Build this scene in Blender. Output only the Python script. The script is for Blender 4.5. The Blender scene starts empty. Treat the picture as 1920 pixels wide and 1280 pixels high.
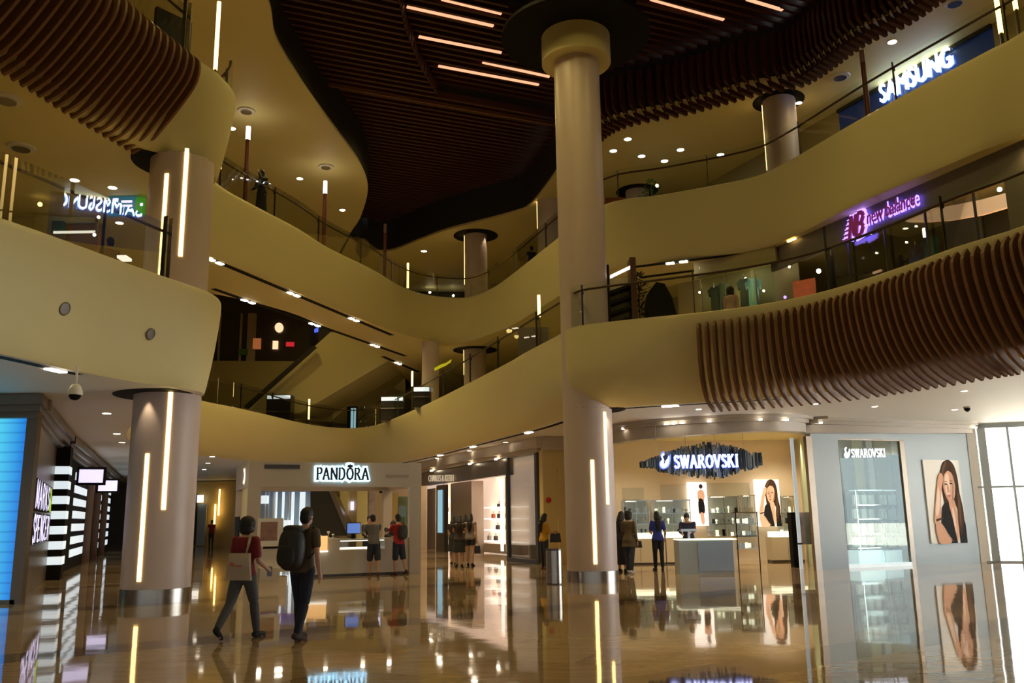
import bpy, bmesh, math, random
from mathutils import Vector, Matrix
random.seed(7)
SC = bpy.context.scene
COL = SC.collection
# ------------------------------------------------------------------ camera
F_PX, PITCH, ROLL, EYE = 1630.0, math.radians(11.4), math.radians(0.85), 1.62
_f = Vector((0, math.cos(PITCH), math.sin(PITCH)))
_r0 = Vector((1, 0, 0)); _u0 = Vector((0, -math.sin(PITCH), math.cos(PITCH)))
_r = _r0*math.cos(ROLL) - _u0*math.sin(ROLL)
_u = _u0*math.cos(ROLL) + _r0*math.sin(ROLL)
def ray(px, py): return _f + _r*((px-960)/F_PX) + _u*((640-py)/F_PX)
def at(px, py, z=None, y=None):
    """world point seen at that spot of the photograph, at height z or depth y"""
    d = ray(px, py)
    k = (z-EYE)/d.z if z is not None else y/d.y
    return Vector((0, 0, EYE)) + d*k
def zat(px, py, x, y):
    """height above plan point x,y at which image row py is met"""
    d = ray(px, py); return EYE + d.z*(y/d.y)
cam = bpy.data.cameras.new('camera'); co = bpy.data.objects.new('camera', cam); COL.objects.link(co)
cam.sensor_width = 36; cam.lens = F_PX*36/1920; cam.clip_end = 300
co.matrix_world = Matrix((( _r.x, _u.x, -_f.x, 0), (_r.y, _u.y, -_f.y, 0), (_r.z, _u.z, -_f.z, EYE), (0, 0, 0, 1)))
SC.camera = co
SC.view_settings.view_transform = 'Standard'; SC.view_settings.look = 'None'
SC.view_settings.gamma = 1; SC.view_settings.use_curve_mapping = False
SC.view_settings.exposure = 0
SC.cycles.max_bounces = 7; SC.cycles.diffuse_bounces = 4; SC.cycles.glossy_bounces = 4
SC.cycles.transparent_max_bounces = 24; SC.cycles.transmission_bounces = 4
SC.cycles.sample_clamp_indirect = 12; SC.cycles.caustics_reflective = False; SC.cycles.caustics_refractive = False
# ------------------------------------------------------------------ materials
M = {}
def pm(name, col, rough=0.5, metal=0.0, emit=None, es=0.0, var=0.06, scale=6.0, spec=0.5, bump=0.0):
    m = bpy.data.materials.new(name); m.use_nodes = True
    nt = m.node_tree; b = nt.nodes['Principled BSDF']
    b.inputs['Roughness'].default_value = rough; b.inputs['Metallic'].default_value = metal
    b.inputs['Specular IOR Level'].default_value = spec
    c = (*col, 1)
    if var > 0:
        tc = nt.nodes.new('ShaderNodeTexCoord'); n = nt.nodes.new('ShaderNodeTexNoise'); n.inputs['Scale'].default_value = scale
        n.inputs['Detail'].default_value = 3
        r = nt.nodes.new('ShaderNodeMix'); r.data_type = 'RGBA'
        r.inputs['A'].default_value = tuple(min(1, v*(1-var)) for v in col)+(1,)
        r.inputs['B'].default_value = tuple(min(1, v*(1+var)) for v in col)+(1,)
        nt.links.new(tc.outputs['Object'], n.inputs['Vector']); nt.links.new(n.outputs['Fac'], r.inputs['Factor'])
        nt.links.new(r.outputs['Result'], b.inputs['Base Color'])
        if bump:
            bp = nt.nodes.new('ShaderNodeBump'); bp.inputs['Strength'].default_value = bump; bp.inputs['Distance'].default_value = 0.02
            nt.links.new(n.outputs['Fac'], bp.inputs['Height']); nt.links.new(bp.outputs['Normal'], b.inputs['Normal'])
    else:
        b.inputs['Base Color'].default_value = c
    if emit:
        b.inputs['Emission Color'].default_value = (*emit, 1); b.inputs['Emission Strength'].default_value = es
    M[name] = m
    return m
def glass_mat(name, tint, refl=0.12, rough=0.0):
    m = bpy.data.materials.new(name); m.use_nodes = True; nt = m.node_tree
    for n in list(nt.nodes): nt.nodes.remove(n)
    o = nt.nodes.new('ShaderNodeOutputMaterial'); t = nt.nodes.new('ShaderNodeBsdfTransparent'); g = nt.nodes.new('ShaderNodeBsdfGlossy')
    t.inputs['Color'].default_value = (*tint, 1); g.inputs['Roughness'].default_value = rough
    lw = nt.nodes.new('ShaderNodeFresnel'); lw.inputs['IOR'].default_value = 1.5
    ma = nt.nodes.new('ShaderNodeMath'); ma.operation = 'MULTIPLY'; ma.inputs[1].default_value = refl
    mx = nt.nodes.new('ShaderNodeMixShader')
    nt.links.new(lw.outputs['Fac'], ma.inputs[0]); nt.links.new(ma.outputs[0], mx.inputs['Fac'])
    nt.links.new(t.outputs[0], mx.inputs[1]); nt.links.new(g.outputs[0], mx.inputs[2]); nt.links.new(mx.outputs[0], o.inputs['Surface'])
    M[name] = m
# ------------------------------------------------------------------ mesh builder
class MB:
    def __init__(s): s.v = []; s.f = []; s.m = []
    def add(s, vs, fs, mi=0):
        b = len(s.v); s.v += [tuple(v) for v in vs]
        for f in fs: s.f.append([b+i for i in f]); s.m.append(mi)
    def quad(s, a, b, c, d, mi=0): s.add([a, b, c, d], [(0, 1, 2, 3)], mi)
    def box(s, c, size, rz=0.0, mi=0):
        hx, hy, hz = size[0]/2, size[1]/2, size[2]/2; ca, sa = math.cos(rz), math.sin(rz); vs = []
        for z in (-hz, hz):
            for x, y in ((-hx, -hy), (hx, -hy), (hx, hy), (-hx, hy)):
                vs.append((c[0]+x*ca-y*sa, c[1]+x*sa+y*ca, c[2]+z))
        s.add(vs, [(3, 2, 1, 0), (4, 5, 6, 7), (0, 1, 5, 4), (1, 2, 6, 5), (2, 3, 7, 6), (3, 0, 4, 7)], mi)
    def wall(s, p, q, z0, z1, t, mi=0):
        """upright slab from plan point p to q, thickness t to the left of p->q"""
        p = Vector((p[0], p[1], 0)); q = Vector((q[0], q[1], 0)); d = (q-p).normalized(); n = Vector((-d.y, d.x, 0))*t
        b = [p, q, q+n, p+n]
        s.add([(v.x, v.y, z0) for v in b]+[(v.x, v.y, z1) for v in b], [(3, 2, 1, 0), (4, 5, 6, 7), (0, 1, 5, 4), (1, 2, 6, 5), (2, 3, 7, 6), (3, 0, 4, 7)], mi)
    def cyl(s, c, r, z0, z1, n=24, r2=None, mi=0, cap=True):
        r2 = r if r2 is None else r2
        vs = [(c[0]+r*math.cos(2*math.pi*i/n), c[1]+r*math.sin(2*math.pi*i/n), z0) for i in range(n)] + \
             [(c[0]+r2*math.cos(2*math.pi*i/n), c[1]+r2*math.sin(2*math.pi*i/n), z1) for i in range(n)]
        fs = [(i, (i+1) % n, n+(i+1) % n, n+i) for i in range(n)]
        if cap: fs += [tuple(range(n-1, -1, -1)), tuple(range(n, 2*n))]
        s.add(vs, fs, mi)
    def lathe(s, c, prof, n=24, mi=0):
        vs = []; k = len(prof)
        for r, z in prof: vs += [(c[0]+r*math.cos(2*math.pi*i/n), c[1]+r*math.sin(2*math.pi*i/n), c[2]+z) for i in range(n)]
        fs = [(a*n+i, a*n+(i+1) % n, (a+1)*n+(i+1) % n, (a+1)*n+i) for a in range(k-1) for i in range(n)]
        fs += [tuple(range(n-1, -1, -1)), tuple(range((k-1)*n, k*n))]
        s.add(vs, fs, mi)
    def grid(s, rows, mi=0, flip=False):
        n = len(rows[0]); vs = [p for r in rows for p in r]
        fs = []
        for a in range(len(rows)-1):
            for i in range(n-1):
                f = (a*n+i, a*n+i+1, (a+1)*n+i+1, (a+1)*n+i)
                fs.append(f[::-1] if flip else f)
        s.add(vs, fs, mi)
    def tube(s, path, r, n=8, mi=0, up=None):
        P = [Vector(p) for p in path]; rs = r if isinstance(r, (list, tuple)) else [r]*len(P)
        vs = []
        for i, p in enumerate(P):
            t = (P[min(i+1, len(P)-1)]-P[max(i-1, 0)]).normalized()
            a = t.cross(Vector((0, 0, 1)) if abs(t.z) < .95 else Vector((1, 0, 0))).normalized(); b = t.cross(a)
            for k in range(n):
                w = 2*math.pi*k/n
                rr = rs[i]; ra, rb = rr if isinstance(rr, tuple) else (rr, rr)
                vs.append(p+a*ra*math.cos(w)+b*rb*math.sin(w))
        L = len(P)
        fs = [(i*n+k, i*n+(k+1) % n, (i+1)*n+(k+1) % n, (i+1)*n+k) for i in range(L-1) for k in range(n)]
        fs += [tuple(range(n-1, -1, -1)), tuple(range((L-1)*n, L*n))]
        s.add(vs, fs, mi)
    def prism(s, poly, off, mi=0):
        """flat polygon pushed along vector off"""
        P = [Vector(p) for p in poly]; o = Vector(off); n = len(P)
        s.add(P+[p+o for p in P], [tuple(range(n-1, -1, -1)), tuple(range(n, 2*n))]+[(i, (i+1) % n, n+(i+1) % n, n+i) for i in range(n)], mi)
    def ell(s, c, rx, ry, rz, n=14, k=9, mi=0, mat=None):
        vs = []; fs = []
        for a in range(1, k):
            t = math.pi*a/k
            for i in range(n):
                w = 2*math.pi*i/n; vs.append(Vector((rx*math.sin(t)*math.cos(w), ry*math.sin(t)*math.sin(w), rz*math.cos(t))))
        vs += [Vector((0, 0, rz)), Vector((0, 0, -rz))]; T, B = len(vs)-2, len(vs)-1
        for a in range(k-2):
            for i in range(n): fs.append((a*n+i, (a+1)*n+i, (a+1)*n+(i+1) % n, a*n+(i+1) % n))
        for i in range(n): fs.append((T, i, (i+1) % n)); fs.append((B, (k-2)*n+(i+1) % n, (k-2)*n+i))
        c = Vector(c); s.add([(mat @ v if mat else v)+c for v in vs], fs, mi)
def build(mb, name, mats, parent=None, smooth=False, angle=None, loc=None):
    me = bpy.data.meshes.new(name)
    o = Vector(parent.location) if parent is not None else Vector(loc) if loc is not None else Vector((0, 0, 0))
    if parent is not None and parent.parent is not None: o = o + Vector(parent.parent.location)
    me.from_pydata([(v[0]-o.x, v[1]-o.y, v[2]-o.z) for v in mb.v], [], mb.f)
    if not isinstance(mats, (list, tuple)): mats = [mats]
    for m in mats: me.materials.append(M[m] if isinstance(m, str) else m)
    me.polygons.foreach_set('material_index', mb.m)
    me.update()
    bm = bmesh.new(); bm.from_mesh(me); bmesh.ops.recalc_face_normals(bm, faces=bm.faces); bm.to_mesh(me); bm.free()
    if smooth:
        me.polygons.foreach_set('use_smooth', [True]*len(me.polygons))
        if angle: 
            try: me.set_sharp_from_angle(angle=math.radians(angle))
            except Exception: pass
    ob = bpy.data.objects.new(name, me); COL.objects.link(ob)
    if parent is not None: ob.parent = parent
    elif loc is not None: ob.location = loc
    return ob
def tag(o, label=None, cat=None, group=None, kind=None):
    if label: o['label'] = label
    if cat: o['category'] = cat
    if group: o['group'] = group
    if kind: o['kind'] = kind
    return o
def empty(name, loc, label=None, cat=None, group=None):
    o = bpy.data.objects.new(name, None); COL.objects.link(o); o.location = loc; o.empty_display_size = .2
    return tag(o, label, cat, group)
def struct(mb, name, mats, **k): return tag(build(mb, name, mats, **k), kind='structure')
def copy_tree(o, parent=None):
    c = o.copy(); COL.objects.link(c)
    if parent is not None: c.parent = parent
    for ch in list(o.children): copy_tree(ch, c)
    return c
def cr(pts, n=6, closed=False):
    """Catmull-Rom through points, n samples per span"""
    P = [Vector(p) for p in pts]; out = []; L = len(P)
    for i in range(L if closed else L-1):
        g = (lambda j: P[j % L]) if closed else (lambda j: P[max(0, min(L-1, j))])
        a, b, c, d = g(i-1), g(i), g(i+1), g(i+2)
        for k in range(n):
            t = k/n
            out.append(0.5*((2*b)+(c-a)*t+(2*a-5*b+4*c-d)*t*t+(3*b-a-3*c+d)*t**3))
    if not closed: out.append(P[-1])
    return out
def v3(p, z): return Vector((p[0], p[1], z))
def lerp(a, b, t): return a+(b-a)*t
# letters: the built-in sans font as a solid
def text_mesh(name, s, mat, origin, xdir, up, height, depth=0.04, parent=None, width=None, mirror=False, spacing=1.0, shear=0.0):
    cu = bpy.data.curves.new(name, 'FONT'); cu.body = s; cu.size = 1; cu.extrude = 0.0; cu.space_character = spacing; cu.shear = shear
    cu.resolution_u = 3
    to = bpy.data.objects.new(name, cu); COL.objects.link(to)
    dg = bpy.context.evaluated_depsgraph_get(); me = to.evaluated_get(dg).to_mesh()
    vs = [v.co.copy() for v in me.vertices]; fs = [tuple(p.vertices) for p in me.polygons]
    bpy.data.objects.remove(to); bpy.data.curves.remove(cu)
    x0 = min(v.x for v in vs); x1 = max(v.x for v in vs); y0 = min(v.y for v in vs); y1 = max(v.y for v in vs)
    xd = Vector(xdir).normalized(); u = Vector(up).normalized(); n = xd.cross(u)
    sy = height/(y1-y0); sx = width/(x1-x0) if width else sy
    mb = MB(); W = (x1-x0)*sx; o = Vector(origin)
    def P(v, k):
        x = (v.x-x0)*sx
        if mirror: x = W-x
        return o+xd*x+u*((v.y-y0)*sy)+n*k
    nv = len(vs)
    mb.add([P(v, depth) for v in vs], fs)
    edges = {}
    for f in fs:
        for a, b in zip(f, f[1:]+f[:1]): edges[(a, b)] = edges.get((a, b), 0)+1
    for (a, b) in list(edges):
        if (b, a) not in edges: mb.add([P(vs[a], depth), P(vs[b], depth), P(vs[b], 0), P(vs[a], 0)], [(0, 1, 2, 3)])
    return build(mb, name, mat, parent), W
# letters with serifs, drawn stroke by stroke
SER = {
 'P': [[(0.12,0),(0.12,1)],[(0.12,1),(.45,1),(.6,.88),(.6,.64),(.45,.5),(.12,.5)],[(0,0),(.26,0)],[(0,1),(.2,1)]],
 'A': [[(0.05,0),(.4,1)],[(.4,1),(.75,0)],[(.17,.34),(.63,.34)],[(-.04,0),(.16,0)],[(.62,0),(.86,0)]],
 'N': [[(.08,0),(.08,1)],[(.08,1),(.72,0)],[(.72,0),(.72,1)],[(-.02,0),(.2,0)],[(.6,1),(.84,1)]],
 'D': [[(.1,0),(.1,1)],[(.1,1),(.4,1),(.64,.85),(.72,.5),(.64,.15),(.4,0),(.1,0)],[(0,0),(.2,0)],[(0,1),(.2,1)]],
 'O': [[(.42,0),(.16,.12),(.04,.5),(.16,.88),(.42,1),(.68,.88),(.8,.5),(.68,.12),(.42,0)]],
 'R': [[(.12,0),(.12,1)],[(.12,1),(.42,1),(.58,.88),(.58,.66),(.42,.52),(.12,.52)],[(.36,.52),(.72,0)],[(0,0),(.26,0)],[(.64,0),(.84,0)]],
 'S': [[(.52,.84),(.4,.98),(.22,1),(.08,.88),(.1,.66),(.3,.52),(.5,.38),(.54,.16),(.4,.02),(.2,0),(.06,.14)]],
 'W': [[(.04,1),(.3,0)],[(.3,0),(.52,1)],[(.52,1),(.76,0)],[(.76,0),(1.0,1)],[(-.04,1),(.14,1)],[(.9,1),(1.08,1)]],
 'V': [[(.05,1),(.4,0)],[(.4,0),(.74,1)],[(-.04,1),(.16,1)],[(.64,1),(.84,1)]],
 'K': [[(.1,0),(.1,1)],[(.1,.46),(.6,1)],[(.28,.62),(.68,0)],[(0,0),(.22,0)],[(0,1),(.22,1)],[(.58,0),(.8,0)],[(.5,1),(.7,1)]],
 'I': [[(.12,0),(.12,1)],[(0,0),(.24,0)],[(0,1),(.24,1)]],
}
WID = {'I': .34, 'W': 1.14, 'S': .68, 'P': .7}
def serif_mesh(name, s, mat, origin, xdir, up, height, width, depth=.05, stroke=.1, parent=None, font=None, crown=False):
    font = font or SER
    xd = Vector(xdir).normalized(); u = Vector(up).normalized(); n = xd.cross(u); o = Vector(origin)
    tot = sum(WID.get(c, .9)+.08 for c in s); k = width/tot; x = 0; mb = MB()
    def seg(a, b):
        A = o+xd*((x+a[0])*k)+u*(a[1]*height); B = o+xd*((x+b[0])*k)+u*(b[1]*height)
        d = (B-A).normalized(); e = d.cross(n); 
        w = stroke*height*(.5 if abs(d.dot(u)) > .5 else .3)
        A = A-d*w*.5; B = B+d*w*.5
        mb.prism([A+e*w, B+e*w, B-e*w, A-e*w], n*depth)
    for c in s:
        for st in font[c]:
            for a, b in zip(st, st[1:]): seg(a, b)
        if crown and c == 'O':
            for a, b in (((.2, 1.1), (.64, 1.1)), ((.2, 1.1), (.22, 1.24)), ((.42, 1.1), (.42, 1.3)), ((.64, 1.1), (.62, 1.24))): seg(a, b)
        x += WID.get(c, .9)+.08
    return build(mb, name, mat, parent)

SAN = {
 'M': [[(.06,0),(.14,1)],[(.14,1),(.42,.1)],[(.42,.1),(.7,1)],[(.7,1),(.78,0)]], 'A': [[(.04,0),(.4,1)],[(.4,1),(.76,0)],[(.2,.36),(.6,.36)]],
 'R': [[(.12,0),(.12,1)],[(.12,1),(.44,1),(.62,.86),(.62,.64),(.44,.5),(.12,.5)],[(.38,.5),(.7,0)]], 'K': [[(.12,0),(.12,1)],[(.12,.44),(.64,1)],[(.3,.62),(.7,0)]],
 'S': [[(.6,.84),(.46,.98),(.24,1),(.1,.86),(.12,.66),(.34,.52),(.58,.38),(.62,.16),(.46,.02),(.22,0),(.08,.14)]], 'P': [[(.12,0),(.12,1)],[(.12,1),(.46,1),(.64,.86),(.64,.6),(.46,.46),(.12,.46)]],
 'E': [[(.6,0),(.12,0),(.12,1),(.6,1)],[(.12,.5),(.54,.5)]], 'N': [[(.1,0),(.1,1)],[(.1,1),(.7,0)],[(.7,0),(.7,1)]], 'C': [[(.68,.82),(.5,1),(.26,.98),(.1,.74),(.1,.26),(.26,.02),(.5,0),(.68,.18)]],
 '&': [[(.8,0),(.2,.74),(.24,.94),(.4,1),(.54,.9),(.52,.7),(.16,.4),(.1,.2),(.22,.02),(.44,0),(.7,.34)]],
}
# ------------------------------------------------------------------ palette
pm('cream', (.76, .685, .36), .55, var=.03, scale=.6)
pm('soffit', (.80, .70, .33), .6, var=.02, scale=.5)
pm('white_soffit', (.82, .82, .80), .6, var=.02, scale=.5)
pm('column_paint', (.66, .545, .51), .38, var=.04, scale=3)
pm('steel', (.62, .60, .57), .22, metal=1, var=.05, scale=20)
pm('dark_steel', (.10, .09, .08), .35, metal=.8, var=.05)
pm('black', (.010, .009, .008), .7, var=0, spec=.15)
pm('soft_black', (.03, .028, .026), .6, var=.1)
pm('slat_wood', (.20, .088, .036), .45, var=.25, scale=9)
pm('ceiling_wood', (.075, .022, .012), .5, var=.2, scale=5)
pm('rail_wood', (.10, .05, .035), .4, var=.1)
pm('strip_warm', (1, .8, .4), .5, emit=(1, .66, .22), es=4.5, var=0)
pm('strip_copper', (1, .6, .4), .5, emit=(1, .48, .27), es=1.15, var=0)
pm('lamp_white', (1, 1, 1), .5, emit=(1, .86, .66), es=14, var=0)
pm('lamp_cool', (1, 1, 1), .5, emit=(.86, .95, 1), es=10, var=0)
pm('grey_panel', (.36, .44, .49), .35, var=.02, scale=1)
pm('stone_wall', (.52, .42, .30), .5, var=.08, scale=2)
pm('yellow_wall', (.62, .50, .22), .5, var=.04)
pm('bronze', (.22, .18, .14), .32, metal=.7, var=.08, scale=12)
pm('cornice', (.50, .43, .33), .45, var=.03)
pm('dark_front', (.035, .032, .032), .2, var=.1)
pm('taupe', (.34, .28, .22), .5, var=.04)
pm('white_paint', (.8, .78, .72), .45, var=.02)
pm('lit_white', (.9, .9, .88), .5, emit=(1, .93, .80), es=1.5, var=0)
pm('lit_cool', (.9, .95, 1), .5, emit=(.80, .93, 1), es=.8, var=0)
glass_mat('rail_glass', (.90, .95, .88), .35)
glass_mat('shop_glass', (.93, .95, .93), .8)
glass_mat('window_glass', (.90, .97, .95), .10)
glass_mat('green_glass', (.82, .94, .90), .9)
# ------------------------------------------------------------------ floor plan loops: (edge of the fascia top, edge of its foot)
L1 = [((9.9,4),(10.6,4)),((9.6,9),(10.3,9.3)),((9.2,12.3),(9.9,12.9)),((8.8,14.2),(9.6,15)),((8.2,15.4),(9.1,16.4)),((7.75,16.7),(8.5,17.8)),
 ((6.9,18.5),(7.5,19.7)),((5.9,19.6),(6.3,20.9)),((4.4,20.5),(4.75,21.6)),((2.4,21.4),(2.8,22.4)),((1.6,21.95),(2.05,23.4)),((1.2,23.1),(1.4,25.2)),
 ((.6,24.8),(.6,27.8)),((-1.1,29.7),(-1.3,32.8)),((-3.6,36.6),(-4,40)),((-6.3,43.3),(-6.6,45.5)),((-7.6,45.7),(-8,47.6)),((-8.9,46.4),(-9.4,47.8)),
 ((-10,45.1),(-10.9,46.3)),((-10.7,43),(-11.7,43.8)),((-11.3,39.7),(-12.4,40.4)),((-11.9,37),(-13,37.5)),((-12.5,34.7),(-13.5,35)),((-12.6,31),(-13.4,31)),
 ((-11.5,27),(-12,27)),((-9,22.5),(-9.3,22)),((-7.1,20.1),(-7.3,19.7)),((-6.5,18.9),(-6.75,18.8)),((-6.42,17.9),(-6.85,18.0)),((-6.8,16.8),(-7.35,17.3)),
 ((-7.35,15.2),(-7.9,16)),((-7.75,14),(-8.2,14.6)),((-8.1,13.1),(-8.5,13.4)),((-8.4,12.3),(-8.8,12.4)),((-9.2,9),(-9.7,9)),((-9.6,4),(-10.1,4)),
 ((-9,-3),(-9.5,-3.4)),((-5,-8),(-5.3,-8.5)),((5,-8),(5.3,-8.5)),((9,-3),(9.6,-3.4))]
L2 = [((12.2,4),(12.4,4)),((12,10),(12.3,10)),((11.8,14),(12.1,14.3)),((11.35,17.2),(11.5,17.9)),((10.9,18.3),(10.9,19.1)),((10,20.2),(10.15,20.8)),((9.3,21.8),(9.4,22.5)),
 ((8.2,24.6),(8.45,25.4)),((7.4,25.7),(7.55,26.6)),((5.1,26.9),(5.5,27.7)),((3.1,27.9),(3.3,28.4)),((1.7,31.6),(1.8,32)),((0,36.4),(.1,36.8)),((-.9,38.6),(-1.1,39)),
 ((-2,40.1),(-2.3,40.6)),((-3.2,40),(-3.5,40.5)),((-4.2,39.3),(-4.5,39.3)),((-5,37.9),(-5.35,37.7)),((-5.8,35.2),(-6.55,34.6)),((-7,32.2),(-7.8,31)),
 ((-7.6,29.9),(-8.5,28.9)),((-8.5,27.4),(-9.3,26.8)),((-9,25.8),(-9.7,25.4)),((-9.1,24),(-9.7,23.6)),((-8.4,21.9),(-8.9,21.6)),((-7.3,20.8),(-7.7,20.6)),
 ((-6.75,19.9),(-7.2,20.1)),((-6.75,18.8),(-7.3,19.2)),((-7.1,17.8),(-8.2,18)),((-7.5,16.3),(-8.6,17)),((-7.8,14.9),(-9.1,15.4)),((-8.3,12.6),(-9.6,13)),
 ((-9.2,9),(-10.3,9)),((-9.6,4),(-10.6,4)),((-9,-3),(-9.6,-3.4)),((-5,-8),(-5.3,-8.5)),((5,-8),(5.3,-8.5)),((10.5,-3),(11,-3.4))]
L3 = [(12.4,4),(12.4,12),(12,17.5),(11,21.6),(10,23.1),(9.1,25.4),(7.7,26.1),(5.7,27.4),(3.3,28.7),(2.2,32),(1,36.7),(.1,38),(-3,40.2),(-4.6,41.8),(-6.3,43.5),
 (-7.5,43.2),(-7.9,41),(-7,38.5),(-6.2,35.7),(-5.9,33.9),(-5.9,31.7),(-6.1,29.8),(-6.4,27.4),(-6.6,25.4),(-6.7,22.9),(-6.4,21),(-6.2,17),(-7,10),(-7.4,4),(-7,-4),(-4,-8),(5,-8),(10,-4)]
Z0C, Z1, Z1C, Z2, Z2C, ZW = 4.35, 6.4, 9.8, 11.9, 15.3, 16.6
def sample(loop, n=5):
    t = cr([v3(a, 0) for a, b in loop], n, True); b = cr([v3(b, 0) for a, b in loop], n, True)
    return t, b
def fascia(name, loop, zt, zb, n=5):
    t, b = sample(loop, n); mb = MB(); N = len(t)
    prof = [(.06, 1.0), (0, .985), (0, .95), (.03, .86), (.14, .70), (.32, .50), (.55, .29), (.80, .10), (.94, .015), (1, 0)]
    vs = []
    ex = [1+4*max(0, 1-max(0, (Vector((1.7, 22.9, 0))-t[i]).length-1.2)/2.2)*(1 if zt < 8 else 0) for i in range(N)]   # fuller front where it meets the middle column
    for f, h in prof: vs += [v3(lerp(t[i], b[i], f**ex[i]), zb+(zt-zb)*h) for i in range(N)]
    fs = [(k*N+i, k*N+(i+1) % N, (k+1)*N+(i+1) % N, (k+1)*N+i) for k in range(len(prof)-1) for i in range(N)]
    # returned inner lip so that the edge has thickness
    mb.add(vs, fs)
    return struct(mb, name, 'cream', smooth=True, angle=50), t, b
def hit(c, p, poly):
    d = (p-c); d.normalize(); best = None
    for i in range(len(poly)):
        a = v3(poly[i], 0); e = v3(poly[(i+1) % len(poly)], 0)-a
        den = d.x*e.y-d.y*e.x
        if abs(den) < 1e-9: continue
        w = a-c; s = (w.x*e.y-w.y*e.x)/den; q = (w.x*d.y-w.y*d.x)/den
        if s > 0 and -1e-6 <= q <= 1+1e-6 and (best is None or s < best): best = s
    return c+d*best
def slab(name, loop, c, poly, z, mat):
    mb = MB(); N = len(loop); c = Vector((*c, 0))
    out = []
    for p in loop:
        h = hit(c, p, poly)
        if (h-c).length < (p-c).length: h = p.copy()
        out.append(h)
    mid = [lerp(loop[i], out[i], .25) for i in range(N)]
    mb.add([v3(p, z) for p in loop]+[v3(p, z) for p in mid]+[v3(p, z) for p in out], [(k*N+i, k*N+(i+1) % N, (k+1)*N+(i+1) % N, (k+1)*N+i) for k in (0, 1) for i in range(N)])
    return struct(mb, name, mat)
BOX = [(-32,-20),(-32,66),(12,66),(14,34.5),(17.6,31.4),(27.5,25.2),(27.5,-20)]
ARC = [(-32,-20),(-32,24),(-14,28.2),(-11,30.8),(-9.9,32.1),(-8.8,34.2),(-8.1,36.7),(-7,40.7),(-6.4,46),(-6.2,66),(12,66),(14,34.5),(17.6,31.4),(27.5,25.2),(27.5,-20)]
f1, t1, b1 = fascia('trim_1', L1, Z1, Z0C)
f2, t2, b2 = fascia('trim_2', L2, Z2, Z1C)
l3 = cr([v3(p, 0) for p in L3], 5, True)
slab('ceiling_ground', b1, (0, 14), BOX, Z0C, 'white_soffit')
slab('floor_first', t1, (0, 14), BOX, Z1-.06, 'stone_wall')
slab('ceiling_first', b2, (0, 20), ARC, Z1C, 'soffit')
slab('floor_second', t2, (0, 20), ARC, Z2-.06, 'stone_wall')
slab('ceiling_second', l3, (-1, 22), BOX, Z2C, 'soffit')
# rim of the top storey: black upstand between the cream soffit and the timber ceiling
mb = MB(); N = len(l3)
mb.add([v3(p, Z2C) for p in l3]+[v3(p, Z2C+.10) for p in l3]+[v3(p, ZW+.9) for p in l3], [(k*N+i, k*N+(i+1) % N, (k+1)*N+(i+1) % N, (k+1)*N+i) for k in (0, 1) for i in range(N)], 1)
mb.m = [0]*N+[1]*N
struct(mb, 'trim_3', ['soffit', 'soft_black'], smooth=True, angle=40)
# arc edge of the opening behind the bridge on the left
mb = MB(); A = cr([(-16, 27.2, 0), (-14, 28.2, 0), (-11, 30.8, 0), (-9.9, 32.1, 0), (-8.8, 34.2, 0), (-8.1, 36.7, 0), (-7, 40.7, 0), (-6.4, 46, 0), (-6.3, 52, 0)], 6)
mb.grid([[v3(p, Z1C) for p in A], [v3(p, Z2) for p in A]]); struct(mb, 'trim_4', 'cream')
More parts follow.
